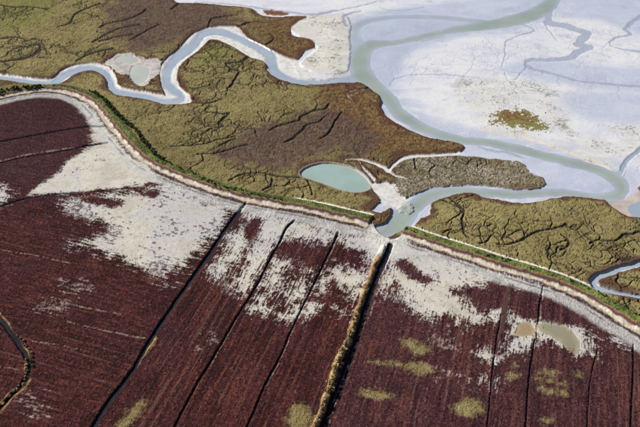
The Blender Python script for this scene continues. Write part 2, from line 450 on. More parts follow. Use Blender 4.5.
# --- ditches: (name words, points)
DITCHES = [T('b2', [(345, 385, 2.5), (330, 402, 3), (315, 425, 3.2)]) + T('c2', [(310, 0, 3.4), (250, 82, 3.6), (200, 160, 3.8), (140, 242, 3.8), (80, 330, 4), (30, 402, 4)])
           + T('d1', [(590, 100, 4), (540, 190, 4.2), (480, 272, 4.6), (420, 350, 4.8), (375, 427, 5), (320, 520, 5), (200, 720, 5)]),
           T('c2', [(540, 26, 2), (515, 45, 2), (500, 66, 2), (480, 110, 2), (440, 182, 1.8), (400, 262, 1.8), (360, 332, 1.7)]) + T('d2', [(300, 0, 1.9), (250, 90, 2), (190, 190, 2), (140, 272, 2.1), (60, 427, 2.2), (0, 540, 2.2), (-100, 730, 2.2)]),
           T('c3', [(72, 74, 3), (64, 95, 3), (50, 125, 1.6), (20, 190, 1.5)]) + T('c2', [(639, 235, 1.5), (590, 330, 1.5), (550, 415, 1.6)]) + T('d2', [(520, 55, 1.8), (480, 150, 1.9), (420, 262, 2.2), (350, 427, 2.3), (300, 540, 2.3), (210, 740, 2.3)]),
           T('c3', [(282, 122, 5.1), (272, 150, 5.9), (248, 205, 5.9), (210, 300, 5.9), (172, 415, 5.9)]) + T('d3', [(148, 80, 5.5), (118, 160, 6.2), (80, 260, 7.0), (42, 345, 6.2), (12, 427, 5.5), (-40, 560, 5.5), (-110, 760, 5.5)]),
           T('d4', [(84, -20, 1.2), (76, 30, 1.3), (55, 160, 1.4), (30, 427, 1.5), (15, 560, 1.5), (-5, 760, 1.5)]),
           T('c4', [(252, 292, 1.6), (240, 355, 1.5), (232, 427, 1.5)]) + T('d4', [(215, 100, 1.3), (195, 250, 1.6), (183, 427, 1.8), (172, 560, 1.8), (155, 760, 1.8)]),
           T('d4', [(614, 100, 1.8), (611, 250, 1.8), (602, 427, 2), (595, 560, 2), (585, 760, 2)]),
           T('d4', [(470, 118, .8), (440, 250, 1), (428, 427, 1.1), (420, 600, 1.1)]),
           T('b1', [(-200, 180, 1.4), (-90, 158, 1.4), (0, 140, 1.4), (100, 121, 1.3), (240, 96, 1.3), (350, 80, 1.4), (412, 80, 1.6)]),
           T('b1', [(-200, 268, 1), (0, 226, .9), (100, 202, .9), (200, 187, .9), (290, 170, 1), (360, 153, 1.6), (430, 144, 1.6)]),
           T('b1', [(-200, 440, 1.2), (0, 399, 1.2), (100, 368, 1.2), (250, 347, 1), (400, 337, .9), (520, 322, .9)]),
           Q(0, 310, 8, [(-160, -60, 4), (-60, 10, 4), (0, 75, 5), (60, 150, 5), (110, 220, 5.5), (165, 300, 5.5), (205, 360, 5.5), (232, 430, 5)]) + Q(0, 360, 8, [(236, 80, 4.5), (205, 160, 4), (150, 225, 4), (70, 310, 3.5), (0, 380, 4), (-80, 460, 4), (-300, 640, 4)])]
DITCH_WORDS = ['long straight ditch running from the chalky dike foot down the left fields', 'narrow ditch between the striped red plots left of centre',
               'thin ditch ending in a dark notch below the breach', 'wide dark ditch beside the bushy bank, leading to the breach', 'thin ditch right of the brown causeway in the right field',
               'straight ditch below the grey pool in the right field', 'ditch along the last field at the right edge', 'faint ditch right of the olive puddles', 'dark furrow across the uppermost left field',
               'furrow dividing the two upper left red fields', 'furrow along the lower edge of the pale triangular flat', 'curving bush lined ditch in the bottom left corner']
# pale wheel tracks and low banks in the fields
PALE_LINES = [T('b1', [(-100, 240, 1), (0, 219, 1.3), (100, 194, 1.3), (200, 178, 1.3), (290, 164, .8)]), T('c1', [(-60, 135, .7), (0, 145, .7), (130, 165, .8), (280, 200, .8)]), T('c1', [(210, 345, .9), (350, 378, 1), (480, 402, .9)]),
              T('d1', [(270, 8, .8), (420, 45, 1.0), (580, 75, 1.2)]), T('d1', [(130, 85, 1), (180, 93, 1), (230, 100, .6), (350, 125, .4)]), T('d1', [(-30, 185, .6), (20, 192, .6), (75, 200, .6)]),
              T('c3', [(255, 250, 2.4), (235, 300, 2), (200, 410, 1.0)]) + T('d3', [(180, 10, .9), (130, 160, .9), (70, 310, .9), (35, 427, .9), (0, 520, .9)]),
              T('c3', [(75, 100, 1), (60, 120, 1), (30, 190, 1), (8, 235, .8)]), T('d2', [(552, 0, .5), (487, 150, .6), (427, 265, .5)]), T('d2', [(306, 0, .5), (256, 90, .6), (200, 188, .4)]),
              T('c4', [(118, 330, .8), (104, 427, .9)]) + T('d4', [(84, 60, .7), (62, 160, .7)]), T('c4', [(258, 300, .8), (246, 360, .7), (240, 420, .7)])]
# orange-brown spoil banks
BANKS = [T('c3', [(258, 128, 5), (238, 170, 6), (212, 220, 6), (180, 310, 5.5), (142, 415, 6)]) + T('d3', [(122, 60, 6), (95, 120, 6.5), (66, 180, 7), (42, 260, 7), (14, 340, 7), (-20, 427, 7), (-70, 560, 7), (-130, 740, 7)]),
         Q(0, 310, 8, [(-60, -40, 2.5), (0, 35, 2.5), (60, 110, 2.5), (100, 190, 3), (150, 262, 2.5), (205, 320, 2.5), (240, 390, 2)]),
         Q(0, 360, 8, [(215, -20, 2), (212, 90, 2), (195, 165, 2), (120, 240, 2.5), (60, 300, 2.5), (0, 360, 2.5), (-60, 420, 2.5)]),
         Q(0, 360, 8, [(250, 150, 2), (200, 230, 2), (120, 290, 2.5), (60, 350, 2.5), (10, 420, 2.5), (-60, 490, 2.5)]),
         T('d1', [(632, 72, 3.5), (600, 110, 4), (570, 150, 4), (540, 195, 3)])]
CAUSEWAY = T('c4', [(122, 278, 6), (108, 330, 6), (98, 380, 6), (90, 427, 6)]) + T('d4', [(85, 30, 4), (78, 80, 3)])

# --- bare salty mud in the fields
SALT = [
    T('b1', [(300, -20), (350, -5), (430, 90), (500, 180), (639, 290), (610, 303), (520, 318), (400, 331), (150, 352), (130, 337), (200, 290), (250, 252), (265, 215), (330, 187), (362, 150), (366, 100), (352, 40)]),
    T('b1', [(225, 392), (300, 365), (350, 358), (520, 335), (639, 312)]) + T('b2', [(60, 310), (140, 345), (260, 385), (320, 402)]) +
    T('c2', [(300, 0), (250, 62), (200, 130), (110, 235), (50, 225), (0, 238)]) + T('c1', [(639, 240), (520, 215), (440, 185), (380, 160), (270, 135), (330, 88), (430, 78), (420, 50), (330, 20)]),
    T('c2', [(285, 60), (310, 40), (355, 45), (375, 95), (335, 170), (292, 232), (235, 255), (200, 230), (245, 140)]),
    T('c2', [(372, 132), (400, 100), (450, 112), (462, 130), (412, 228), (372, 308), (322, 318), (292, 290), (332, 190)]),
    T('c2', [(445, 188), (490, 180), (522, 220), (492, 296), (430, 310), (385, 300), (412, 242)]),
    T('c2', [(520, 262), (560, 235), (602, 232), (618, 262), (580, 340), (540, 390), (482, 352)]),
    T('c3', [(10, 225), (60, 196), (130, 216), (195, 240), (172, 300), (132, 362), (92, 348), (62, 292), (20, 300), (-10, 320), (-20, 260)]),
    T('c3', [(262, 138), (300, 110), (400, 140), (520, 180), (639, 225)]) + T('c4', [(0, 205), (100, 245), (240, 300), (360, 350), (440, 400)]) + T('d4', [(530, 60), (612, 112), (605, 120), (520, 70)]) +
    T('c4', [(500, 440), (480, 427), (360, 375), (250, 330), (240, 300), (145, 300), (90, 285), (60, 260), (20, 310)]) + T('c3', [(639, 300), (590, 290), (570, 320), (639, 370)]) +
    T('c4', [(60, 380), (90, 395), (70, 425)]) + T('d4', [(30, 30), (0, 32)]) + T('d3', [(600, 32), (520, 15)]) + T('c3', [(500, 425), (430, 415), (380, 388), (325, 340), (285, 290), (240, 325), (252, 230)]),
    T('c3', [(-30, 60), (0, 40), (130, 78), (245, 112), (250, 140), (215, 180), (190, 175), (180, 145), (90, 120), (0, 110)]) ,
    T('c2', [(330, 0), (400, 0), (520, 25), (639, 50), (660, 90), (600, 100), (510, 92), (450, 115), (400, 100), (350, 40)]),
    Q(480, 300, 8, [(250, 350), (270, 220), (290, 140), (350, 130), (440, 165), (560, 180), (640, 190), (760, 210), (850, 260), (910, 330), (930, 400), (900, 450), (830, 430), (760, 370), (700, 350), (640, 340), (560, 310), (440, 310), (400, 350), (330, 370), (270, 390)]),
    T('b1', [(-60, 325), (0, 318), (40, 330), (25, 372), (0, 392), (-60, 400)]),
    Q(0, 310, 8, []) + T('c1', [(260, 270), (360, 285), (350, 300), (250, 300)]), T('c1', [(140, 375), (230, 360), (245, 380), (160, 388)]),
    T('c2', [(0, 260), (60, 280), (80, 300), (20, 295)]), T('c2', [(370, 370), (430, 360), (445, 385), (400, 392)]), T('c2', [(480, 400), (520, 380), (560, 400), (530, 425)]), T('c2', [(390, 320), (425, 325), (410, 345), (385, 340)]),
    T('c2', [(580, 370), (610, 360), (625, 375), (590, 400)]), T('c3', [(60, 385), (100, 375), (110, 400), (70, 415)]),
    T('d4', [(0, 130), (45, 135), (50, 160), (0, 168)]), T('d4', [(-10, 215), (40, 225), (35, 250), (-10, 255)]),
    T('d1', [(85, 310), (150, 325), (165, 365), (120, 360)]), T('d2', [(180, 70), (215, 50), (230, 85), (190, 100)]),
    T('d3', [(480, 85), (560, 110), (560, 130), (490, 120)]), T('d3', [(470, 208), (560, 218), (640, 228), (560, 226)]),
]
SALT_WORDS = ['pale triangular salt flat inside the bend of the dike', 'large chalky bare patch left of the long straight ditch', 'pale bare strip just right of the long straight ditch', 'pale bare block left of the narrow ditch',
              'pale bare block right of the narrow ditch', 'pale bare block left of the thin ditch', 'pale bare block left of the bushy bank', 'broad chalky flat right of the wide ditch along the dike', 'grey bare strip below the breach',
              'mottled grey bare strip under the dike left of the breach', 'white crust rim round the grey pool in the right field', 'pale bare patch at the left edge']
HOLES = [T('c3', [(300, 195), (345, 180), (378, 215), (460, 268), (425, 285), (362, 262), (312, 222)]), T('c4', [(-10, 322), (100, 338), (78, 382), (-20, 370)]), T('c3', [(582, 300), (639, 305), (645, 360), (600, 335)]),
         T('c4', [(150, 320), (232, 328), (230, 425), (145, 402)]), T('c4', [(252, 330), (380, 378), (480, 440), (240, 430)]), T('b1', [(325, 368), (400, 360), (495, 378), (460, 405), (360, 392)]),
         T('c2', [(335, 60), (390, 10), (412, 40), (360, 120)]), T('b1', [(560, 345), (639, 330), (639, 360), (590, 365)])]
OLIVE = [T('d3', [(318, 78), (370, 85), (440, 110), (410, 142), (368, 130)]), T('d3', [(195, 165), (260, 168), (340, 180), (400, 163), (465, 208), (400, 216), (335, 195), (250, 182)]), T('d3', [(148, 296), (220, 278), (292, 305), (230, 318)]),
         T('d3', [(522, 356), (600, 310), (645, 345), (645, 385), (560, 382)]), T('d1', [(520, 352), (575, 325), (572, 362), (520, 422), (470, 440), (490, 390)]), T('d2', [(500, 440), (530, 352), (590, 345), (610, 440)])] + \
    [T('d4', [(x - a, y), (x, y - b), (x + a, y), (x, y + b)]) for x, y, a, b in ((130, 226, 26, 13), (242, 238, 20, 13), (280, 243, 20, 13), (285, 290, 16, 15), (330, 293, 22, 15), (272, 210, 36, 10), (265, 405, 22, 11), (240, 275, 20, 12), (335, 255, 26, 8), (200, 20, 1, 1), (140, 188, 14, 10), (395, 220, 12, 14))]
POOL_GREY = T('d4', [(232, 14), (270, 8), (310, 12), (352, 30), (388, 68), (399, 108), (386, 142), (350, 128), (326, 102), (298, 74), (258, 54), (236, 34)])
POOL_BROWN = T('d4', [(148, 28), (160, 12), (200, 10), (216, 38), (212, 66), (150, 68), (137, 55)])

# --- plant zones
PURPLE = [[(118, -10), (175, -4), (235, 14), (228, 28), (190, 34), (170, 46), (150, 50), (128, 46), (108, 25)],
          [(222, 153), (245, 135), (262, 128), (290, 120), (325, 112), (350, 122), (368, 138), (362, 152), (330, 156), (300, 168), (270, 168), (240, 164)]]
REDDISH = [[(322, 84), (360, 82), (382, 100), (400, 120), (430, 134), (468, 146), (455, 155), (420, 156), (395, 162), (360, 150), (340, 125), (322, 108)], [(260, 20), (300, 16), (308, 19), (285, 30), (312, 42), (316, 50), (292, 60), (272, 48), (250, 32)]]
GREENISH = [[(262, 30), (285, 28), (290, 40), (300, 48), (285, 50), (268, 44)], [(192, 60), (215, 42), (235, 50), (225, 62), (200, 68)], [(0, 0), (60, 0), (50, 18), (20, 30), (0, 40)]]
CREAM_FLAT = [(284, 16), (318, 16), (342, 13), (351, 24), (353, 40), (350, 62), (347, 72), (325, 75), (306, 70), (300, 62), (318, 48), (300, 38), (288, 28)]
SPECK = [[(470, 78), (520, 82), (560, 90), (590, 107), (560, 115), (548, 138), (500, 130), (478, 118), (462, 98)], [(560, 140), (600, 138), (618, 165), (600, 164), (570, 150)], [(612, 128), (660, 122), (660, 146), (625, 150)],
         [(296, 22), (340, 20), (348, 70), (315, 78), (312, 45)]]
ISLAND = T('b4', [(42, 62), (60, 22), (150, 10), (235, 40), (272, 95), (200, 92), (140, 84), (75, 68)])
GREY_MARSH = T('b3', [(290, 235), (350, 205), (450, 198), (560, 196), (639, 203)]) + T('b4', [(80, 214), (150, 220), (180, 235), (205, 265), (262, 295), (245, 328), (130, 333), (0, 318)]) + T('b3', [(500, 322), (400, 344), (330, 368), (280, 345), (300, 290)])
PINK_BANK = Q(560, 175, 8, [(370, 200), (480, 200), (560, 165), (640, 120), (800, 90), (1300, 120), (1300, 320), (800, 380), (640, 350), (500, 325), (400, 255)])
EAST_POOL = Q(560, 175, 8, [(555, 270), (600, 235), (700, 215), (740, 300), (640, 340), (585, 310)])
RED_PATCH = Q(560, 175, 8, [(620, 100), (650, 80), (720, 70), (720, 120), (640, 130)])
WETFLAT = [[(352, 26), (380, 20), (440, 20), (495, 26), (470, 32), (430, 43), (408, 55), (398, 75), (388, 90), (372, 80), (366, 55)],
           [(465, 153), (520, 161), (560, 170), (590, 174), (614, 186), (600, 195), (560, 189), (530, 178), (500, 170)],
           [(556, 8), (600, -10), (700, -20), (700, 30), (640, 34), (600, 20), (570, 18)], [(500, 70), (560, 84), (640, 93), (690, 90), (690, 66), (640, 68), (590, 66), (545, 60)],
           [(560, 98), (600, 92), (680, 100), (680, 120), (620, 122), (580, 115)], [(380, 12), (440, 4), (540, -6), (540, 8), (480, 16), (420, 15)]]
SAND_STREAK = [(478, 128, 2.5), (505, 133, 2.5), (535, 140, 3), (560, 149, 3), (580, 156, 3.5), (600, 163, 4), (612, 169, 3)]

print("survey ready")
# ------------------------------------------------------------------ distance fields
sd_field = area(FIELD_POLY, 1, False)
sd_flat = area(FLAT, 2)
sd_river_main = strip(RIVER, sub=2)
sd_river_up = strip(RIVER_UP, sub=2)
sd_river = union(sd_river_main, sd_river_up)
sd_islet = area(ISLET, 2)
sd_creekw = union(strip(CREEK_W, sub=2), area(LOOP, 2))
sd_creek_ch = strip(CREEK_CH, sub=2)
sd_pondflat = area(POND_FLAT, 2) + fbm(GX, GY, 9.0, 3, 201, .6) * 4
sd_spond = area(SMALL_POND, 3)
sd_spond2 = area(SMALL_POND2, 3)
sd_white = union(strip(WHITE_CREEK), strip(WHITE_CREEK_B), strip(WHITE_CREEK_C), strip(WHITE_CREEK_D), area(MUD_MOUTH) + fbm(GX, GY, 8.0, 3, 211, .6) * 9 - 1)
sd_pond = area(POND, 3, False)
sd_east = strip(EAST_CREEK)
sd_east_ch = strip(EAST_CH)
sd_ne = strip(NE_CREEK)
sd_run = np.full((NR, NC), -FAR, F)
for r in RUNNELS:
    sd_run = np.maximum(sd_run, line_sd([(a[0], a[1], a[2] * (.6 if a[2] < 1.3 else 1.0)) for a in r], jit=1.6))
sd_guts = np.full((NR, NC), -FAR, F)
for r in GUTS:
    sd_guts = np.maximum(sd_guts, line_sd(r, jit=1.3))
ditch_sd = [line_sd(d, sub=2, jit=(0.8 if i == 11 else 0.3)) for i, d in enumerate(DITCHES)]
ditch_st = np.stack(ditch_sd)
sd_ditch = ditch_st.max(0)
id_ditch = ditch_st.argmax(0)
del ditch_st
sd_pale = np.full((NR, NC), -FAR, F)
for r in PALE_LINES:
    sd_pale = np.maximum(sd_pale, line_sd(r, sub=2, jit=0.5))
bank_sd = [strip(b, sub=2) for b in BANKS]
sd_bank = union(*bank_sd)
sd_cause = strip(CAUSEWAY)
salt_sd = [area(s, 2) for s in SALT]
sd_holes = union(*[area(s, 2) for s in HOLES])
sd_olive = union(*[area(s, 2) for s in OLIVE])
sd_poolg = area(POOL_GREY, 2) + fbm(GX, GY, 6.0, 3, 220, .6) * 1.6
sd_poolb = area(POOL_BROWN, 2) + fbm(GX, GY, 6.0, 3, 224, .6) * 2.2
sd_purple = union(*[area(s, 2) for s in PURPLE])
sd_red = union(*[area(s, 2) for s in REDDISH])
sd_green = union(*[area(s, 2) for s in GREENISH])
sd_cream = area(CREAM_FLAT, 2)
sd_speck = union(*[area(s, 2) for s in SPECK])
sd_island = area(ISLAND, 2)
sd_redislet = area(T('a2', [(408, 45), (450, 42), (512, 53), (500, 62), (430, 60)]), 2)
sd_island2 = union(sd_island, sd_redislet)
sd_grey = area(GREY_MARSH, 2)
sd_pink = area(PINK_BANK, 2)
sd_epool = area(EAST_POOL, 2)
sd_redp = area(RED_PATCH, 2)
sd_sand = strip(SAND_STREAK)
sd_wetf = union(*[area(q_, 2) for q_ in WETFLAT])
lat_w, on_w = lateral(G_W)
lat_e, on_e = lateral(G_E)
def look(arr):
    def f(x, y):
        r_ = int(np.clip(np.searchsorted(Yrow, y), 1, NR - 1))
        c_ = int(np.clip(np.searchsorted(ucol, 320 + x / mperpx[r_]), 1, NC - 1))
        return arr[r_, c_]
    return f


_bn = np.maximum.reduce([sd_flat, sd_creekw, sd_pondflat, sd_white, sd_east, sd_ne, sd_pond, sd_field])
_on_marsh = look(_bn); _on_flat = look(np.minimum(sd_flat, -sd_river - 1)); _cream = look(sd_cream)
rb = random.Random(5)
wl = lambda q_: W(smooth_line([p[:2] for p in q_], 2))
par = [wl(g) for g in GUTS] + [wl(CREEK_W), wl(LOOP), wl(WHITE_CREEK), wl(EAST_CREEK), wl(RIVER[20:35]), wl(RIVER[41:54])]
okm = lambda x, y: _on_marsh(x, y) < 12.0 and _on_marsh(x, y) < 2.5
br_m = grow_creeks(par, rb, 13.0, (14, 60), 0.62, 2, okm)
br_s = grow_creeks([l[0] for l in br_m[::2]], rb, 14.0, (6, 18), 0.42, 1, okm)
sd_branch = np.full((NR, NC), -F(6), F)
for P_, h_ in br_m + br_s:
    line_world(P_, h_, sd_branch, 0.6, 6.0)
okf = lambda x, y: _on_flat(x, y) > -1.0 and _cream(x, y) < 0
br_f = grow_creeks([wl(r) for r in RUNNELS[:8]] + [wl(RIVER[3:10]), wl(RIVER[18:36]), wl(NE_CREEK)], rb, 22.0, (25, 90), 0.55, 3, okf, (30, 75))
sd_vein = np.full((NR, NC), -F(6), F)
for P_, h_ in br_f:
    line_world(P_, h_, sd_vein, 0.8, 6.0)
print("fields ready", len(br_m), len(br_s), len(br_f))

# ------------------------------------------------------------------ noises
n_big = fbm(GX, GY, 120.0, 3, 1)
n_mid = fbm(GX, GY, 30.0, 4, 2)
n_sm = fbm(GX, GY, 7.0, 3, 3)
n_fine = fbm(GX, GY, 2.2, 3, 4, 0.6)
white = rng.random((NR, NC)).astype(F) * 2 - 1
n_a = fbm(GX, GY, 4.5, 3, 44, 0.6)
n_px = fbm(GX, GY, 1.25, 2, 301)


def stretched(ang, along, across, oct, seed):
    c, s = math.cos(ang), math.sin(ang)
    a = GX * c + GY * s
    b = -GX * s + GY * c
    return fbm(a / along, b / across, 1.0, oct, seed, 0.6)


pd = W([(480 / 4 + 160, 214 + 110 / 4.), (160 + 60 / 4., 427)])
ang_d = math.atan2(pd[1, 1] - pd[0, 1], pd[1, 0] - pd[0, 0])        # direction of the central ditches
pe = W([(500, 330), (487, 427)])
ang_e = math.atan2(pe[1, 1] - pe[0, 1], pe[1, 0] - pe[0, 0])
pl = W([(0, 142), (110, 124)])
ang_l = math.atan2(pl[1, 1] - pl[0, 1], pl[1, 0] - pl[0, 0])
pm = W([(0, 250), (140, 285)])
ang_m = math.atan2(pm[1, 1] - pm[0, 1], pm[1, 0] - pm[0, 0])
st_d = stretched(ang_d, 14, 1.3, 3, 60)
st_m = stretched(ang_m, 18, 2.0, 3, 61)
st_l = stretched(ang_l, 22, 2.2, 3, 62)

# ------------------------------------------------------------------ zones (0..1)
e1 = (n_sm * 1.5 + n_a * 0.9) * (1 - .55 * ss(430, 760, GY))
m_field = ss(-0.8, 0.8, sd_field)
north = 1 - m_field
bare_n = union(sd_flat + e1, sd_creekw + e1 * 0.6, sd_pondflat + e1, sd_white + e1 * 0.7, np.minimum(-sd_grey + 3 + n_sm * 3 + n_mid * 4, sd_flat + 6) - 3 + np.where(np.abs(sd_grey) < 8, 0, -20), sd_east + e1 * 0.6, sd_ne + e1 * 0.5)
bare_n = np.minimum(np.maximum(bare_n, sd_pond), np.maximum(-sd_field, -8.0))
marsh_sd = np.minimum(-bare_n, -sd_field)
marsh_sd = np.maximum(marsh_sd, np.minimum((sd_island - 1.5 + n_sm * 16 + n_fine * 10 + n_a * 14) * .5, 2.0))
marsh_sd = np.maximum(marsh_sd, np.minimum((sd_redislet + n_sm * 4 + n_fine * 4) * .6, 2.0))
kb = np.maximum(0.5, 0.42 * np.gradient(Yrow)).astype(F)[:, None]
kb = np.minimum(kb, 2.0)
m_marsh = ss(-kb, kb, marsh_sd)

# dike cross profile
lat = np.where(GX < W([(388, 230)])[0, 0], lat_w, lat_e)
on_d = np.where(GX < W([(388, 230)])[0, 0], on_w, on_e)
side_e = (GX > W([(388, 230)])[0, 0])
latn = lat + n_sm * 1.0 + n_fine * 0.5
# which salt class
is_e = GX > np.interp(GY, *[a[::-1] for a in W(np.array([(385, 245), (315, 427), (290, 500)])).T[::-1]])
c1 = W(np.array([d[:2] for d in DITCHES[0]]))
left_of_d1 = GX < np.interp(GY, c1[::-1, 1], c1[::-1, 0])
streak = np.where(left_of_d1, st_m, st_d)
streak = np.where(GY > W([(0, 188)])[0, 1], st_l, streak)
pk = W([(420, 236), (560, 281)])
st_k = stretched(math.atan2(pk[1, 1] - pk[0, 1], pk[1, 0] - pk[0, 0]), 26, 2.2, 3, 66)
kk = is_e * ss(14, 20, lat) * (1 - ss(34, 46, lat))
streak = streak * (1 - kk) + st_k * kk
salt_k = []
for i, s in enumerate(salt_sd):
    big = i in (0, 1, 7)
    q = s * (0.9 if i == 0 else 0.55) + (-1.8 if 1 <= i <= 7 else 0.4) + (streak * 8.0 + n_mid * 7.0 + n_sm * 4.5 + n_fine * 5.5 + n_a * 4.0 + white * 1.2) * (0.6 if i == 0 else 1.0)
    salt_k.append(q)
salt_arr = np.stack(salt_k[:12])
FAINT = (12, 13, 14, 22, 23, 24, 25)
q_salt = np.maximum(salt_arr.max(0), np.stack([salt_k[i] for i in range(12, 22) if i not in FAINT]).max(0) - 1.5)
q_faint = np.stack([salt_k[i] for i in FAINT]).max(0)
id_salt = salt_arr.argmax(0)
q_salt = np.minimum(q_salt, -(sd_holes * 1.1 + streak * 6.0 + n_sm * 3.5 + n_fine * 4.0 + n_a * 3.0))
m_salt = ss(-2.2, 2.0, q_salt + n_px * 1.5) * m_field
# holes of plants inside the salt
hole2 = ss(0.30, 0.50, n_a * 0.6 + n_fine * 0.35 + streak * 0.55 + n_mid * 0.55 - np.clip(q_salt - 4, 0, 12) * 0.010 + np.where(left_of_d1, .16, .02) * (GY < W([(0, 196)])[0, 1]))
m_salt = m_salt * (1 - hole2 * 0.85)
latf = latn + n_mid * 2.5 + n_sm * 1.5 + n_a
berm = on_d * ss(0, 1, latn) * (1 - ss(15.0, 18.0, latn)) * m_field      # cream foot of the dike
m_crest = on_d * ss(-5.0, -3.8, latn) * (1 - ss(2.6, 3.8, latn))
m_green = on_d * ss(-4.6, -3.4, latn + n_mid) * (1 - ss(1.2, 2.4, latn - n_mid))
m_brown = on_d * ss(1.0, 2.0, latn) * (1 - ss(5.0, 6.6, latn + n_sm))
m_path = on_d * ss(-9.3, -8.5, lat + n_fine * .6) * (1 - ss(-5.2, -4.5, lat + n_fine * .6)) * \
    np.where(side_e, 1 - ss(W([(585, 290)])[0, 0], W([(610, 300)])[0, 0], GX), ss(W([(290, 203)])[0, 0], W([(300, 203)])[0, 0], GX))
m_ditch = ss(-0.35, 0.35, sd_ditch + n_fine * 0.7 + n_sm * .4) * m_field
m_bank = ss(-0.5, 0.8, sd_bank + n_sm * 0.8 + n_fine * 0.6) * m_field
m_path_f = ss(-0.3, 0.3, sd_pale + n_fine * 0.5) * m_field

# marsh guts: traced and self-made
wq = fbm(GX, GY, 9.0, 2, 70) * 5
wq2 = fbm(GX, GY, 9.0, 2, 75) * 5
angg = math.radians(38)
ga = (GX + wq) * math.cos(angg) + (GY + wq2) * math.sin(angg)
gb = -(GX + wq) * math.sin(angg) + (GY + wq2) * math.cos(angg)
n1 = np.abs(fbm(ga / 1.9, gb, 13.0, 2, 80, 0.45))
gate1 = ss(0.0, 0.12, fbm(GX, GY, 16.0, 2, 84))
gut1 = (1 - ss(0.030, 0.060, n1)) * gate1
n2 = np.abs(fbm(ga / 1.4, gb, 6.0, 2, 90, 0.4))
gate2 = ss(0.02, 0.12, fbm(GX, GY, 9.0, 2, 94))
gut2 = (1 - ss(0.05, 0.10, n2)) * gate2
n3 = np.abs(fbm(ga / 2.6, gb, 4.2, 2, 97, 0.4))
gut3 = (1 - ss(0.05, 0.11, n3)) * ss(0.0, 0.1, fbm(GX, GY, 7.0, 2, 99))
d1, d2 = cells(GX + wq * .5, GY + wq2 * .5, 3.1, 11)
crack = 1 - ss(0.05, 0.2, d2 - d1)
gut_tr = ss(-0.5, 0.2, sd_guts + n_fine * 0.4)
hummock = ss(-2, 4, sd_grey)
far_k = ss(450, 900, GY)
m_br = (1 - .6 * ss(-12, 4, np.maximum(sd_purple, sd_red))) * ss(-0.45 - .35 * far_k, 0.15, sd_branch + n_fine * .25)
m_gut = np.maximum(gut_tr, np.maximum(np.maximum(m_br, gut2 * 0.35), np.maximum(gut3 * .45, gut1 * .5)) * ss(1, 3, marsh_sd))
m_gut = np.maximum(m_gut, crack * hummock * 0.6 * ss(-.2, .2, n_sm + n_mid))
m_gut = m_gut * m_marsh * (1 - on_d * ss(-8, -6.0, lat) * (1 - ss(10, 12, lat)))

# water bodies
wet_r = sd_river
m_river = ss(-0.4, 0.4, wet_r) * (1 - ss(-0.5, 0.5, sd_islet))

# ------------------------------------------------------------------ heights
ck = np.maximum(sd_creek_ch, sd_east_ch)
z = 0.10 * n_mid + 0.10 * n_big + 0.03 * n_sm
flat_z = z.copy()
# flats fall gently towards the river
flat_z += 0.55 * ss(-1.0, 26.0, -sd_river) - 0.30
flat_z += 0.95 * ss(-1.0, 1.6, sd_cream + n_sm * 1.5) + 0.25 * ss(-1.0, 2.5, sd_sand + n_sm)
m_vein = ss(-0.9, 0.3, sd_vein + n_fine * .3) * (1 - ss(-2, 3, sd_cream))
flat_z -= ss(-1.2, 0.9, sd_run + n_sm * 0.5) * 0.40
flat_z -= 0.16 * m_vein
flat_z += 0.03 * n_a + 0.04 * n_sm
flat_z += 0.02 * n_fine
flat_z = np.where(sd_river < -5, np.maximum(flat_z, -0.34), flat_z)
flat_z = flat_z + (-0.98 - flat_z) * ss(-5.0, 0.8, ck)
bed = -0.50 - 0.9 * ss(0, 6, sd_river)
flat_z = flat_z + (bed - flat_z) * ss(-3.0, 1.6, sd_river + n_sm * 1.4 + n_fine * .5)
flat_z = np.maximum(flat_z, -1.2 + 1.5 * ss(-2.0, 3.0, sd_islet + n_sm * 3.5 + n_a * 1.5) * (1 + .5 * n_sm))
# creeks inside the marsh: mud banks and a wet thread
creek_z = -0.10 - 0.75 * ss(-4.0, 0.8, ck + n_sm * 1.2) - 0.15 * ss(0.5, 3, ck) + 0.10 * n_sm
in_creek = np.maximum(np.maximum(sd_creekw, sd_east), sd_ne)
cw_ = ss(-4.0, 4.0, in_creek - sd_flat + n_sm)
mud_z = creek_z * cw_ + flat_z * (1 - cw_)
mud_z = mud_z + (0.35 - mud_z) * ss(-1, 3, sd_pondflat)
mud_z = mud_z + (-0.9 - mud_z) * ss(-1.5, 2.5, np.maximum(sd_pond, np.maximum(sd_spond, sd_spond2)))
mud_z = mud_z - 0.5 * ss(-0.5, 1.5, sd_ne)
tuss = 0.05 * n_a + 0.10 * n_fine + 0.08 * white + 0.10 * n_px
marsh_z = 1.35 + 0.10 * n_mid + tuss * 0.85 - 1.15 * m_gut + hummock * (0.12 * (1 - np.clip(d1 * 1.3, 0, 1)) - 0.8)
isl = ss(-16, -10, sd_island2)
marsh_z = marsh_z * (1 - isl) + (flat_z + 0.25 + tuss * .6) * isl
marsh_z += 0.15 * (1 - isl) * ss(1.0, 4.0, marsh_sd) * (1 - ss(5, 10, marsh_sd))
mm = ss(-1.5 * kb, 0.8 * kb, marsh_sd)
north_z = mud_z + (marsh_z - mud_z) * mm
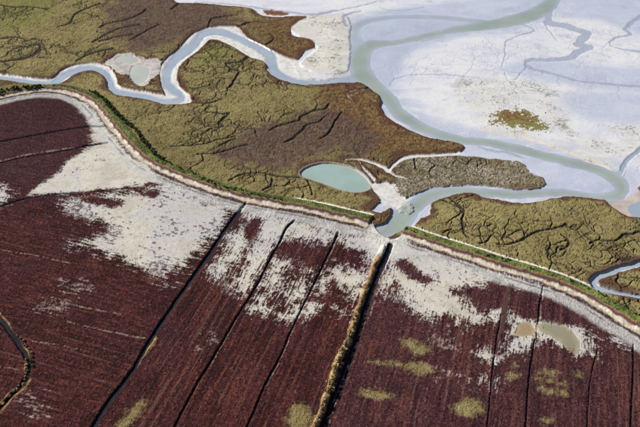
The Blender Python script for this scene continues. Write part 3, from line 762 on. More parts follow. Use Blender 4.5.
# fields
fur_d = np.sin((-GX * math.sin(ang_d) + GY * math.cos(ang_d)) * 2 * math.pi / 2.6 + n_sm * 1.5)
veg_f = (1 - m_salt) * m_field
fz = 0.30 + 0.10 * n_mid + 0.05 * n_sm
fz = fz + veg_f * (0.25 + 0.22 * n_a + 0.22 * n_fine + 0.12 * white + 0.16 * st_d)
fz = fz + m_salt * 0.02 * n_fine
fz = fz - (0.7 + 0.5 * np.clip(sd_ditch, 0, 2.5)) * ss(-0.6, 0.5, sd_ditch + n_fine * 0.6 + n_sm * .3)
for b_, hgt in zip(bank_sd, (1.5, 0.9, 0.6, 0.6, 0.9)):
    fz = fz + hgt * ss(-1.0, 2.2, b_ + n_sm * 0.8) * (1 + 0.4 * n_a)
fz = fz + 0.35 * ss(-1.0, 1.0, sd_cause)
fz = fz - 0.30 * ss(-0.8, 1.5, np.maximum(sd_poolg, sd_poolb))
z = north_z * north + fz * m_field
dz = 1.9 * (1 - ss(2.5, 8.0, np.abs(lat))) + 0.3 * (1 - ss(6, 18, np.abs(lat - 8)))
dz = dz * on_d * (1 + 0.10 * n_sm + 0.05 * n_fine)
m_dz = on_d * (1 - ss(7.0, 10.5, np.abs(lat)))
z = z + dz * (1 - 0.0 * m_dz)
z = z - 0.55 * on_d * (ss(15.5, 16.6, latn) * (1 - ss(17.2, 18.4, latn))) * (0.6 + n_mid)
Z = z.astype(F)

# ------------------------------------------------------------------ ground cover colour (albedo)
def col(*c): return np.array(c, F)


A = np.zeros((NR, NC, 3), F)
A[:] = col(.535, .54, .59)


def lay(mask, c, amt=1.0):
    global A
    m = (np.clip(mask, 0, 1) * amt)[..., None]
    A += (np.asarray(c, F) - A) * m


def var(a, b, t):
    t = np.clip(t, 0, 1)[..., None]
    return col(*a) * (1 - t) + col(*b) * t


# tidal flat
lay(ss(-0.15, 0.35, n_big + 0.5 * n_mid), (.60, .597, .60), 0.9)
lay(ss(0.0, 0.5, n_mid + n_sm * 0.3), (.48, .495, .575), 0.45)
lay(1 - ss(2, 30, -sd_river + n_mid * 14), (.37, .405, .50), 0.8)
lay(ss(-3, 5, sd_cream + n_mid * 5), var((.46, .43, .36), (.52, .50, .46), n_sm + .5), 0.9)
lay(ss(-1.2, 1.5, sd_sand + n_sm * 2.0), (.58, .52, .42))
lay(ss(-16, 10, sd_speck + n_mid * 22), (.52, .50, .45), 0.6)
speck = ss(0.30, 0.48, n_a * .7 + 0.7 * n_fine + 0.9 * n_mid) * ss(-14, 8, sd_speck + n_mid * 16)
lay(speck, (.15, .135, .075), 0.8)
rl = np.abs(fbm(GX + wq * 1.5, GY * 0.8 + wq2 * 1.5, 26.0, 2, 120, 0.4))
rill = (1 - ss(0.008, 0.028, rl)) * ss(-0.05, 0.25, fbm(GX, GY, 50.0, 2, 124))
lay(rill * (1 - ss(-2, 6, sd_cream)), (.33, .34, .42), 0.55)
wbx = fbm(GX, GY, 90.0, 2, 140) * 26; wby = fbm(GX, GY, 90.0, 2, 143) * 26
sw = fbm((GX + wbx) / 2.2, (GY + wby), 16.0, 4, 130, .6) * 1.25
lay(ss(-0.1, 0.6, sw), (.63, .63, .635), 0.55)
lay(ss(0.05, 0.7, -sw + n_sm * .3), (.43, .445, .54), 0.55)
lay(ss(0.25, 0.5, fbm(GX, GY, 34.0, 4, 133, .6)), (.41, .375, .42), 0.6)
lay(ss(-2, 3, sd_cream + n_mid * 4) * ss(0.1, 0.5, n_a + n_mid * .5), (.30, .28, .20), 0.55)
lay(ss(-16, 10, sd_wetf + n_mid * 14 + n_sm * 3) * (1 - ss(-2, 2, sd_cream)), var((.355, .40, .515), (.45, .48, .58), n_mid + n_sm * .4 + .5), 0.75)
lay(ss(-1.6, 1.0, sd_run + n_fine * 0.6 + n_sm * 1.4), (.27, .30, .39), 0.75)
lay(m_vein, (.33, .35, .43), 0.5)
wf0 = area(WETFLAT[0], 2)
lay(ss(-8, 8, wf0 + n_mid * 8), var((.345, .385, .475), (.41, .44, .53), n_mid + n_sm * .4 + .5), 0.85)
# creek mud
creek_any = ss(-1.5, 0.5, np.maximum(np.maximum(in_creek, sd_pondflat), sd_white))
lay(creek_any, var((.60, .585, .55), (.42, .41, .41), n_sm + n_a * .9 + n_fine * .4 + .3))
lay(ss(-4.0, 1.2, ck + n_sm * 1.6 + n_a) * creek_any, var((.25, .295, .375), (.42, .44, .48), n_sm + n_mid * .8 + n_a * .4 + .35))
lay(ss(-5.0, 1.2, ck + n_sm * 1.6 + n_a) * (1 - creek_any), (.33, .36, .43), .9)
lay(ss(-.5, 1.0, sd_ne), (.27, .31, .40))
lay(ss(-1, 2, sd_pondflat), var((.30, .25, .24), (.48, .45, .41), n_sm * 1.2 + n_a * .8 + n_mid + .45), 0.9)
lay(ss(-1, 1.5, sd_pink + n_sm * 2), var((.34, .27, .24), (.46, .40, .36), n_mid + n_sm + .4))
lay(ss(-1, 1, sd_redp + n_sm * 2), (.20, .06, .04))
lay(ss(-1, 1.5, sd_islet + n_sm * 1.5), (.50, .48, .45))
lay(ss(-.4, 1.0, sd_river), (.30, .32, .30))
lay(ss(-2.6 * kb, -0.8 * kb, marsh_sd + n_sm * .4) * (1 - isl) * (1 - .7 * hummock), (.085, .062, .055), .65)  # dark peat bank faces; the shade of the banks is painted in too
# marsh plants
tone = n_mid * 0.6 + n_sm * 0.35 + n_a * 0.3
mtone = tone * 0.9 + n_big * .35 + white * .40 + n_fine * .5 + n_px * .6 + 0.5
mc = var((.140, .110, .042), (.315, .255, .116), mtone)
mc2 = var((.138, .116, .042), (.300, .258, .108), mtone)
gk = ss(-.2, .35, fbm(GX, GY, 40.0, 4, 310, .6))[..., None]
mc = mc * (1 - gk) + mc2 * gk
A = A * (1 - m_marsh[..., None]) + mc * np.where(GX > W([(395, 230)])[0, 0], 1.0, .88)[..., None] * m_marsh[..., None]
lay(m_marsh * ss(0.15, 0.5, n_a + n_mid * 0.5 + 0.6 * n_fine + n_px * .4 - .12), (.085, .060, .032), 0.55)
lay(m_marsh * ss(-8, 12, sd_green + n_mid * 12), (.150, .155, .038), 0.55)
lay(m_marsh * ss(-9, 8, sd_red + n_mid * 22 + n_sm * 8), var((.095, .036, .022), (.20, .145, .055), n_sm * .8 + n_a * 1.1 + n_fine * .6 + .32), 0.85)
lay(m_marsh * ss(-14, 8, sd_purple + n_mid * 36 + n_sm * 22 + n_a * 14 + n_fine * 10), var((.060, .034, .034), (.150, .098, .070), n_a * .6 + n_fine * .6 + n_sm * .5 + n_px * .6 + .4), 0.88)
lay(hummock * m_marsh, var((.11, .082, .046), (.36, .33, .27), n_a * .8 + n_fine * .9 + n_mid * 1.0 + n_px * .7 + .34), 0.85)
edge = (1 - ss(0.5, 7.0, marsh_sd + n_sm * 4 + n_mid * 12 - 1.0)) * m_marsh * (1 - .85 * hummock) * (1 - ss(-12, -4, sd_island)) * (1 - on_d * (1 - ss(8, 14, np.abs(lat))))
lay(edge, (.080, .032, .024), 0.8)
lay(m_marsh * ss(.30, .48, n_px * .8 + white * .22 + n_fine * .25), (.045, .034, .024), .65)
lay(m_gut, (.026, .021, .020), 0.95)
lay(ss(-8, 1, sd_island) * m_marsh, var((.13, .055, .028), (.18, .165, .055), n_sm * 1.3 + n_a - (GY - W([(520, 118)])[0, 1]) * .025 + .45), 0.9)
lay(ss(-2.5, -0.5, sd_pond) * (1 - ss(-.5, .5, sd_pond)), (.40, .40, .34), 0.6)
lay(ss(-6, 1, sd_redislet) * m_marsh, var((.14, .05, .03), (.20, .10, .06), n_sm + n_a + .4), 0.9)
# fields
st_long = stretched(ang_d, 70, 3.0, 3, 160)
st_el = stretched(ang_e, 60, 3.0, 3, 162)
row = np.where(left_of_d1, st_m, np.where(is_e, st_el, st_long))
red = var((.026, .0080, .0100), (.096, .034, .034), n_mid * .6 + n_sm * .45 + n_fine * .6 + white * .4 + n_px * .5 + row * .7 + .42)
A = A * (1 - m_field[..., None]) + red * m_field[..., None]
lay(m_field * ss(0.0, 0.45, n_big + n_mid * 0.6 + row * .3), (.056, .026, .034), 0.5)
pur = np.maximum(is_e * .8, ss(W([(0, 205)])[0, 1], W([(0, 175)])[0, 1], GY))
lay(m_field * pur, var((.034, .014, .018), (.112, .052, .054), n_sm * .5 + n_fine * .6 + row * .6 + white * .4 + n_px * .5 + .42), 0.75)
lay(m_field * ss(.1, .5, n_mid * .7 + n_big), (.030, .013, .014), .45)
lay(m_field * ss(0.15, 0.5, row + n_fine * 0.5), (.150, .052, .030), 0.5)
lay(m_field * ss(0.25, 0.55, n_fine * .8 + n_a * .5 + white * .15), (.20, .115, .10), 0.45)
lay(m_field * ss(0.2, 0.5, -row + n_a * .4), (.020, .010, .014), 0.55)
rt = np.random.default_rng(12)
for (an_, sel, cnt) in ((ang_d, ~left_of_d1 & ~is_e, 26), (ang_e, is_e, 26), (ang_m, left_of_d1, 16)):
    acr = -GX * math.sin(an_) + GY * math.cos(an_)
    lo_, hi_ = acr[sel].min() * .6, acr[sel].max() * .6
    lo_, hi_ = np.percentile(acr[(sel) & (m_field > .5) & (np.abs(GX) < 300) & (GY < 620)], [1, 99])
    for k_ in range(cnt):
        o_ = rt.uniform(lo_, hi_)
        dd_ = np.abs(acr - o_ + n_mid * 1.2)
        tr_ = (1 - ss(.25, .8, dd_)) * sel * ss(-.15, .2, np.roll(n_mid, 37 * k_, 1) + .1)
        lay(m_field * tr_, (.15, .085, .07) if k_ % 2 else (.016, .009, .012), 0.5)
lay(m_field * ss(-3.0, 3.0, sd_olive + n_sm * 2.5 + n_fine * 3.0 + streak * 2.5 + n_a * 2 - .4), var((.18, .145, .062), (.27, .235, .110), n_sm + n_a * .6 + .5), 0.9)
sc = var((.40, .37, .31), (.60, .57, .49), n_mid + n_sm * .5 + streak * .5 + n_fine * .3 + .4)
sc = sc + (col(.38, .375, .40) - sc) * (ss(-0.1, 0.45, n_big + n_mid * 0.6) * 0.7)[..., None]
A *= 1 - m_field[..., None] * np.where(is_e, 0.55, 0.9)[..., None] * col(.12, .19, .22)
lay(m_field * ss(W([(0, 196)])[0, 1], W([(0, 170)])[0, 1], GY), (.030, .015, .022), .35)
A = A * (1 - m_salt[..., None]) + sc * m_salt[..., None]
lay(m_salt * ss(0.0, 0.5, n_mid * .9 + n_sm * .4 + streak * .5), (.36, .34, .34), 0.55)
lay(m_salt * ss(0.12, 0.45, n_fine * .7 + n_a * .4 + streak * .5 + n_px * .3), (.20, .155, .16), 0.6)
lay(m_salt * ss(0.30, 0.45, np.abs(streak)) , (.30, .27, .27), 0.5)
lay(m_field * ss(-.5, .8, sd_cause + n_fine), (.075, .038, .035))
lay(m_field * ss(-1.5, 2.5, q_faint - 1.5) * (1 - m_salt), var((.16, .10, .085), (.42, .37, .32), n_fine + streak + n_a * .4 + .3), 0.6)
lay(m_path_f * ss(-.35, .1, n_sm + n_fine), (.27, .20, .15), 0.75)
lay(m_bank, var((.17, .085, .035), (.40, .26, .12), n_sm + n_a * .8 + .45), 0.9)
lay(m_ditch, (.014, .012, .015))
# dike
lay(on_d * ss(13.0, 15.0, latn) * (1 - ss(22, 27, latn + n_mid * 5)) * m_field, var((.36, .36, .35), (.48, .47, .44), n_sm + .5), 0.75)
lay(on_d * ss(4.5, 6.0, latn) * (1 - ss(9.0, 11.5, latf)) * m_field, var((.36, .30, .21), (.60, .55, .45), n_sm + n_a * .6 + n_fine * .6 + .5))
lay(on_d * ss(6, 7.0, latn) * (1 - ss(11.0, 14.0, latn)) * m_field * ss(.25, .5, n_a + n_fine * .6), (.20, .14, .11), .6)
lay(on_d * ss(15.6, 16.2, latn) * (1 - ss(17.0, 17.8, latn)) * ss(-.15, .15, n_mid), (.12, .11, .10), .8)
br = (1 - ss(14, 22, np.hypot(GX - W([(386, 238)])[0, 0], (GY - W([(386, 238)])[0, 1]) * .7) + n_sm * 4)) * m_field * (1 - m_ditch)
lay(br, var((.40, .39, .37), (.56, .53, .47), n_sm + n_a + .5))
lay(m_crest, (.17, .14, .05))
lay(m_brown, var((.26, .15, .065), (.085, .042, .042), (latn - 2.6) * .7 + n_sm * .8 + .2))
lay(m_green, var((.055, .072, .020), (.160, .190, .055), n_sm * .9 + n_a * .9 + n_mid * .9 + n_fine * .6 + np.where(side_e, .55, .22)))
lay(m_path, (.62, .57, .48))
wet = np.zeros((NR, NC), F)
wet = np.maximum(wet, (1 - m_marsh) * (1 - m_field) * (0.35 + 0.35 * (1 - ss(2, 30, -sd_river + n_mid * 14)) - 0.3 * ss(-3, 5, sd_cream)))
wet = np.maximum(wet, ss(-1.5, 1.0, ck) * creek_any * 0.85)
wet = np.maximum(wet, ss(-0.6, 0.5, sd_run) * 0.8 * (1 - m_marsh) * (1 - m_field))
wet = np.maximum(wet, m_ditch * 0.3)
wet = np.maximum(wet, m_salt * 0.15)
wet = np.maximum(wet, ss(-16, 10, sd_wetf + n_mid * 14) * .85 * (1 - m_marsh) * (1 - m_field))
np.clip(A, 0.01, 0.75, out=A)
print("colours ready")


# ------------------------------------------------------------------ materials
def new_mat(name):
    m = bpy.data.materials.new(name)
    m.use_nodes = True
    nt = m.node_tree
    return m, nt, nt.nodes["Principled BSDF"]


def ground_mat(name, scale, colour_var, bump, bump_scale, r_dry=0.95, r_wet=0.3, spec=0.4):
    m, nt, b = new_mat(name)
    N = nt.nodes.new; L = nt.links.new
    at = N("ShaderNodeAttribute"); at.attribute_name = "cover"
    we = N("ShaderNodeAttribute"); we.attribute_name = "wet"
    geo = N("ShaderNodeNewGeometry")
    n = N("ShaderNodeTexNoise"); n.inputs["Scale"].default_value = scale; n.inputs["Detail"].default_value = 6; n.inputs["Roughness"].default_value = 0.7
    L(geo.outputs["Position"], n.inputs["Vector"])
    mr = N("ShaderNodeMapRange"); mr.inputs[1].default_value = 0.3; mr.inputs[2].default_value = 0.7
    mr.inputs[3].default_value = 1 - colour_var; mr.inputs[4].default_value = 1 + colour_var
    L(n.outputs["Fac"], mr.inputs[0])
    mx = N("ShaderNodeVectorMath"); mx.operation = 'SCALE'
    L(at.outputs["Color"], mx.inputs[0]); L(mr.outputs[0], mx.inputs["Scale"])
    L(mx.outputs[0], b.inputs["Base Color"])
    rr = N("ShaderNodeMapRange"); rr.inputs[3].default_value = r_dry; rr.inputs[4].default_value = r_wet
    L(we.outputs["Fac"], rr.inputs[0]); L(rr.outputs[0], b.inputs["Roughness"])
    b.inputs["Specular IOR Level"].default_value = spec
    n2 = N("ShaderNodeTexNoise"); n2.inputs["Scale"].default_value = bump_scale; n2.inputs["Detail"].default_value = 5
    L(geo.outputs["Position"], n2.inputs["Vector"])
    bp = N("ShaderNodeBump"); bp.inputs["Strength"].default_value = 1.0; bp.inputs["Distance"].default_value = bump
    L(n2.outputs["Fac"], bp.inputs["Height"]); L(bp.outputs[0], b.inputs["Normal"])
    return m


M_MUD = ground_mat("tidal_mud", 0.5, 0.10, 0.09, 0.6, 0.70, 0.22, 0.5)
M_MARSH = ground_mat("salt_marsh_plants", 0.9, 0.34, 0.40, 0.9, 0.95, 0.5, 0.06)
M_FIELD = ground_mat("glasswort_field", 0.9, 0.40, 0.35, 1.1, 0.95, 0.5, 0.04)
M_SALT = ground_mat("salt_crust", 0.5, 0.10, 0.05, 1.0, 0.9, 0.5, 0.3)
M_DIKE = ground_mat("dike_turf", 0.7, 0.22, 0.2, 0.9, 0.95, 0.5, 0.2)


def water_mat(name, c, rough=0.12, ripple=0.02, edge=None):
    m, nt, b = new_mat(name)
    N = nt.nodes.new; L = nt.links.new
    geo = N("ShaderNodeNewGeometry")
    n = N("ShaderNodeTexNoise"); n.inputs["Scale"].default_value = 0.03; n.inputs["Detail"].default_value = 4
    L(geo.outputs["Position"], n.inputs["Vector"])
    mr = N("ShaderNodeMapRange"); mr.inputs[1].default_value = 0.3; mr.inputs[2].default_value = 0.7
    mr.inputs[3].default_value = 0.9; mr.inputs[4].default_value = 1.1
    L(n.outputs["Fac"], mr.inputs[0])
    mx = N("ShaderNodeVectorMath"); mx.operation = 'SCALE'
    sh = N("ShaderNodeAttribute"); sh.attribute_name = "shoal"
    mc_ = N("ShaderNodeMix"); mc_.data_type = 'RGBA'
    mc_.inputs[6].default_value = (*(edge or c), 1); mc_.inputs[7].default_value = (*c, 1)
    L(sh.outputs["Fac"], mc_.inputs[0]); L(mc_.outputs[2], mx.inputs[0])
    L(mr.outputs[0], mx.inputs["Scale"]); L(mx.outputs[0], b.inputs["Base Color"])
    b.inputs["Roughness"].default_value = rough
    b.inputs["IOR"].default_value = 1.33
    n2 = N("ShaderNodeTexNoise"); n2.inputs["Scale"].default_value = 1.2; n2.inputs["Detail"].default_value = 3
    L(geo.outputs["Position"], n2.inputs["Vector"])
    bp = N("ShaderNodeBump"); bp.inputs["Strength"].default_value = 0.6; bp.inputs["Distance"].default_value = ripple
    L(n2.outputs["Fac"], bp.inputs["Height"]); L(bp.outputs[0], b.inputs["Normal"])
    return m


M_RIVER = water_mat("silty_river_water", (.262, .308, .283), edge=(.315, .352, .41))
M_POND = water_mat("pond_water", (.265, .355, .335), edge=(.36, .38, .31))
M_GREYPOOL = water_mat("grey_pool_water", (.23, .21, .145), edge=(.36, .31, .21))
M_PANPOOL = water_mat("pan_pool_water", (.38, .40, .37))
M_SHALLOW = water_mat("shallow_river_water", (.30, .345, .385), edge=(.345, .385, .47))
M_BROWNPOOL = water_mat("brown_pool_water", (.29, .215, .135), edge=(.40, .33, .22))
M_CREEKW = water_mat("creek_water", (.29, .345, .42))
M_DITCHW = water_mat("ditch_water", (.020, .022, .026), 0.08)


def put(o, label=None, cat=None, kind=None, group=None):
    if label: o["label"] = label
    if cat: o["category"] = cat
    if kind: o["kind"] = kind
    if group: o["group"] = group
    return o


# ------------------------------------------------------------------ split the terrain into its pieces
def fc(a):       # vertex array -> face corner (lower left) array
    return a[:-1, :-1]


LAB = np.zeros((NR - 1, NC - 1), np.int32)
pieces = {}      # id -> (name, label, category, material)
pieces[0] = ("tidal_flat", "wide pale lavender tidal mudflat around the winding river", "mudflat", M_MUD)
f_marsh = fc(marsh_sd) > 0
xw = lambda u, v: W([(u, v)])[0]
# marsh blocks
LAB[f_marsh & (fc(GX) >= -1e9)] = 1
pieces[1] = ("salt_marsh", "olive and brown salt marsh north of the looping creek, upper left", "salt marsh", M_MARSH)
pieces[2] = ("salt_marsh", "broad olive and purple marsh with the round pond, between creek and dike", "salt marsh", M_MARSH)
pieces[3] = ("salt_marsh", "grey hummocky marsh tongue between the two river arms", "salt marsh", M_MARSH)
pieces[4] = ("salt_marsh", "yellow olive marsh right of the breach, below the river", "salt marsh", M_MARSH)
pieces[5] = ("salt_marsh", "small reddish green plant island on the upper right mudflat", "salt marsh", M_MARSH)
pieces[7] = ("salt_marsh", "small marsh wedge inside the hairpin creek at the right edge", "salt marsh", M_MARSH)
Z2 = area([q[:2] for q in CREEK_W] + [q[:2] for q in CREEK_CH[16:]] + [(360, 70), (420, 100), (480, 145), (470, 153)] + [q[:2] for q in WHITE_CREEK[2:9]] + [(395, 188), (392, 226), (372, 240), (200, 260), (-260, 260)], 1, False)
LAB[f_marsh & (fc(Z2) > 0)] = 2
LAB[f_marsh & (fc(sd_grey) > -3) & (fc(Z2) <= 0)] = 3
Z4 = area([(395, 235), (425, 205), (480, 197), (560, 198), (620, 203), (900, 210), (900, 600), (395, 600)], 1, False)
LAB[f_marsh & (fc(Z4) > 0)] = 4
Z7 = area([q[:2] for q in EAST_CH], 1, False)
LAB[f_marsh & (fc(Z7) > 0) & (fc(Z4) > 0)] = 7
LAB[f_marsh & (fc(sd_island) > -9)] = 5
# creeks
cr = (~f_marsh) & (fc(sd_field) < 0)
pieces[10] = ("tidal_creek", "bluish grey muddy creek looping across the upper left marsh", "creek", M_MUD)
pieces[11] = ("tidal_creek", "white muddy creek between the purple marsh and the grey hummocks", "creek", M_MUD)
pieces[12] = ("tidal_creek", "hairpin muddy creek at the right edge above the dike", "creek", M_MUD)
pieces[13] = ("mud_pan", "pinkish bare mud pan with two little ponds beside the looping creek", "mud pan", M_MUD)
LAB[cr & (fc(sd_creekw) > -1) & (fc(sd_flat) < 1.0)] = 10
LAB[cr & (fc(sd_white) > -1) & (fc(sd_flat) < 1.0)] = 11
LAB[cr & (fc(sd_east) > -1)] = 12
LAB[cr & (fc(sd_pondflat) > -1) & (LAB != 10)] = 13
pieces[14] = ("river_bed", "silty bed under the winding greenish river", "river bed", M_MUD)
LAB[cr & (fc(sd_river) > 0)] = 14
pieces[15] = ("pond_bed", "muddy basin of the turquoise pond", "pond bed", M_MUD)
LAB[cr & (fc(sd_pond) > -0.5)] = 15
# fields: split by the ditches
ff = fc(sd_field) >= 0


def right_of(pts):
    c = W(np.array([d[:2] for d in pts]))
    o = np.argsort(c[:, 1])
    return fc(GX) > np.interp(fc(GY), c[o, 1], c[o, 0])


def below(pts):
    c = W(np.array([d[:2] for d in pts]))
    o = np.argsort(c[:, 0])
    return fc(GY) < np.interp(fc(GX), c[o, 0], c[o, 1])


r0, r1, r2, r3, r5, r6 = [right_of(DITCHES[i]) for i in (0, 1, 2, 3, 5, 6)]
r4 = right_of([(512, 270), (506, 290), (500, 325)] + [d[:2] for d in DITCHES[4]])
b8, b9, b10 = [below(DITCHES[i]) for i in (8, 9, 10)]
fid = np.full(LAB.shape, 20, np.int32)
fid[b8] = 21
fid[b9] = 22
fid[b10] = 23
fid[r0] = 24; fid[r1] = 25; fid[r2] = 26; fid[r3] = 27; fid[r4] = 28; fid[r5] = 29; fid[r6] = 30
Zc = area(DITCHES[11] + [(-400, 640), (-400, 200)], 1, False)
fid[fc(Zc) > 0] = 31
words = ["dark purple field at the top left under the dike bend", "narrow purple red field strip between two dark furrows, left edge", "purple red field wedge left of the pale triangular flat",
         "large dark red field left of the long straight ditch", "dark red striped field right of the long straight ditch", "dark red striped field between the narrow and the thin ditch",
         "dark red field left of the bushy bank", "red field with olive puddles right of the wide ditch", "purple red field with the brown pool", "purple red field below the grey crescent pool", "last purple red field at the lower right edge",
         "small dark red field corner beyond the bush lined ditch, bottom left"]
for k, w_ in enumerate(words):
    pieces[20 + k] = ("glasswort_field", w_, "field", M_FIELD)
LAB[ff] = fid[ff]
sal = ff & (fc(m_salt) > 0.5)
for k in range(12):
    pieces[40 + k] = ("salt_patch", SALT_WORDS[k], "bare ground", M_SALT)
LAB[sal] = 40 + fc(id_salt)[sal]
# dike, path, ditches, banks
pieces[60] = ("spoil_bank", "orange brown earth bank along the wide ditch", "bank", M_DIKE)
pieces[61] = ("spoil_bank", "low pale bank along the curving ditch, bottom left", "bank", M_DIKE)
LAB[ff & (fc(sd_bank) > 0)] = 61
LAB[ff & (fc(bank_sd[0]) > 0)] = 60
for k, w_ in enumerate(DITCH_WORDS):
    pieces[70 + k] = ("ditch", w_, "ditch", M_FIELD)
dm = ff & (fc(sd_ditch) > 0)
LAB[dm] = 70 + fc(id_ditch)[dm]
ond = fc(on_d) > 0.5
la = fc(latn)
eastf = fc(side_e)
pieces[90] = ("dike", "green topped sea dike curving from the left edge to the breach", "dike", M_DIKE)
pieces[91] = ("dike", "green topped sea dike running from the breach to the right edge", "dike", M_DIKE)
pieces[92] = ("dike_foot", "cream coloured chalky foot of the left dike", "dike foot", M_SALT)
pieces[93] = ("dike_foot", "cream coloured chalky foot of the right dike", "dike foot", M_SALT)
pieces[94] = ("footpath", "thin pale footpath beside the left dike near the breach", "path", M_SALT)
pieces[95] = ("footpath", "thin white footpath along the right dike", "path", M_SALT)
dk = ond & (la > -4.6) & (la < 5.6)
LAB[dk & ~eastf] = 90; LAB[dk & eastf] = 91
dk = ond & (la >= 5.6) & (la < 14.0)
LAB[dk & ~eastf] = 92; LAB[dk & eastf] = 93
dk = fc(m_path) > 0.5
LAB[dk & ~eastf] = 94; LAB[dk & eastf] = 95

vidx = np.arange(NR * NC).reshape(NR, NC)
quads = np.stack([vidx[:-1, :-1], vidx[:-1, 1:], vidx[1:, 1:], vidx[1:, :-1]], -1).reshape(-1, 4)
flatlab = LAB.reshape(-1)
CO = np.stack([GX, GY, Z], -1).reshape(-1, 3)
COL = np.concatenate([A.reshape(-1, 3), np.ones((NR * NC, 1), F)], 1).astype(F)
WET = wet.reshape(-1).astype(F)


def mesh_np(name, co, faces, k):
    me = bpy.data.meshes.new(name)
    nf = len(faces)
    me.vertices.add(len(co))
    me.vertices.foreach_set("co", np.ascontiguousarray(co, F).ravel())
    me.loops.add(nf * k)
    me.loops.foreach_set("vertex_index", np.ascontiguousarray(faces, np.int32).ravel())
    me.polygons.add(nf)
    me.polygons.foreach_set("loop_start", np.arange(0, nf * k, k, dtype=np.int32))
    me.update(calc_edges=True)
    return me


def terrain_piece(pid):
    name, label, cat, mat = pieces[pid]
    f = quads[flatlab == pid]
    if len(f) < 6:
        return
    used, inv = np.unique(f, return_inverse=True)
    me = mesh_np(name, CO[used], inv.reshape(-1, 4), 4)
    me.polygons.foreach_set("use_smooth", np.ones(len(f), bool))
    ca = me.attributes.new("cover", 'FLOAT_COLOR', 'POINT')
    ca.data.foreach_set("color", COL[used].ravel())
    wa = me.attributes.new("wet", 'FLOAT', 'POINT')
    wa.data.foreach_set("value", WET[used])
    me.materials.append(mat)
    o = bpy.data.objects.new(name, me)
    C.objects.link(o)
    put(o, label, cat, "structure")


for pid in sorted(pieces):
    terrain_piece(pid)
print("terrain built")

# far ground to the horizon
m, nt, b = new_mat("far_mud")
n = nt.nodes.new("ShaderNodeTexNoise"); n.inputs["Scale"].default_value = 0.004; n.inputs["Detail"].default_value = 8
geo = nt.nodes.new("ShaderNodeNewGeometry"); nt.links.new(geo.outputs["Position"], n.inputs["Vector"])
rp = nt.nodes.new("ShaderNodeValToRGB")
rp.color_ramp.elements[0].position = 0.4; rp.color_ramp.elements[0].color = (.40, .42, .47, 1)
rp.color_ramp.elements[1].position = 0.62; rp.color_ramp.elements[1].color = (.17, .15, .08, 1)
nt.links.new(n.outputs["Fac"], rp.inputs[0]); nt.links.new(rp.outputs[0], b.inputs["Base Color"])
b.inputs["Roughness"].default_value = 0.9
me = mesh_np("ground", np.array([(-30000, -8000, -4), (30000, -8000, -4), (30000, 40000, -4), (-30000, 40000, -4)], F), np.array([[0, 1, 2, 3]]), 4)
me.materials.append(m)
o = bpy.data.objects.new("ground", me); C.objects.link(o)
put(o, "flat coastal land stretching away to the horizon", "ground", "structure")


# ------------------------------------------------------------------ water sheets
def water_sheet(name, sd, reach, zlev, mat, label, cat, deep=4.0, rs=2, cs=2):
    """level water surface over every grid cell within the shore line plus reach; shoal = how close the bed is"""
    r = np.arange(0, NR, rs); c = np.arange(0, NC, cs)
    g = np.ix_(r, c)
    on = sd[g] > -reach
    f = on[:-1, :-1] | on[1:, :-1] | on[:-1, 1:] | on[1:, 1:]
    n_r, n_c = len(r), len(c)
    vi = np.arange(n_r * n_c).reshape(n_r, n_c)
    q = np.stack([vi[:-1, :-1], vi[:-1, 1:], vi[1:, 1:], vi[1:, :-1]], -1)[f]
    used, inv = np.unique(q, return_inverse=True)
    co = np.stack([GX[g].ravel()[used], GY[g].ravel()[used], np.full(len(used), zlev, F)], -1)
    me = mesh_np(name, co, inv.reshape(-1, 4), 4)
    at = me.attributes.new("shoal", 'FLOAT', 'POINT')
    at.data.foreach_set("value", ss(-1.5, deep, (sd + n_sm * 1.5 + n_mid * 1.5)[g].ravel()[used]).astype(F))
    me.materials.append(mat)
    o = bpy.data.objects.new(name, me); C.objects.link(o)
    return put(o, label, cat, "structure")


water_sheet("river_water", sd_river_main, 5.0, -0.40, M_RIVER, "pale green silty river winding across the mudflat to the breach", "river", 7.0)
water_sheet("river_water", np.where(sd_river_main > -4.5, -60, sd_river_up), 4.0, -0.405, M_SHALLOW, "thin shallow river thread along the far edge of the sandbar", "river", 8.0)
water_sheet("pond_water", sd_pond, 2.0, -0.02, M_POND, "turquoise oval pond in the marsh above the dike", "pond", 4.0)
water_sheet("pond_water", sd_spond, 2.0, -0.02, M_PANPOOL, "little blue grey pond on the mud pan, the farther one", "pond", 3.0)
water_sheet("pond_water", sd_spond2, 2.0, -0.03, M_PANPOOL, "little grey pond on the mud pan, the nearer one", "pond", 3.0)
water_sheet("pool_water", sd_poolg, 1.0, 0.20, M_GREYPOOL, "crescent shaped grey green pool in the right field", "pool", 5.0)
water_sheet("pool_water", sd_poolb, 1.0, 0.195, M_BROWNPOOL, "shallow brown pool left of the crescent pool", "pool", 3.0)
water_sheet("pool_water", sd_epool, 1.0, 0.30, M_CREEKW, "small blue pool on the pinkish bank at the right edge", "pool", 3.0)
water_sheet("creek_water", sd_creek_ch + n_sm * 2.2 + n_mid * 2.0, -1.4, -0.84, M_CREEKW, "thin blue grey water thread in the looping creek, upper left", "creek water", 4.0, 1, 1)
water_sheet("creek_water", sd_east_ch, -0.5, -0.84, M_CREEKW, "thin blue grey water thread in the hairpin creek at the right edge", "creek water", 4.0, 1, 1)
water_sheet("ditch_water", ditch_sd[3], -0.5, -1.05, M_DITCHW, "dark water in the wide ditch beside the bushy bank", "ditch water", 2.0, 1, 1)
water_sheet("ditch_water", ditch_sd[11], -0.4, -0.75, M_DITCHW, "dark water in the curving ditch, bottom left", "ditch water", 2.0, 1, 1)
water_sheet("ditch_water", ditch_sd[0], -0.4, -0.75, M_DITCHW, "dark water in the long straight ditch of the left fields", "ditch water", 2.0, 1, 1)

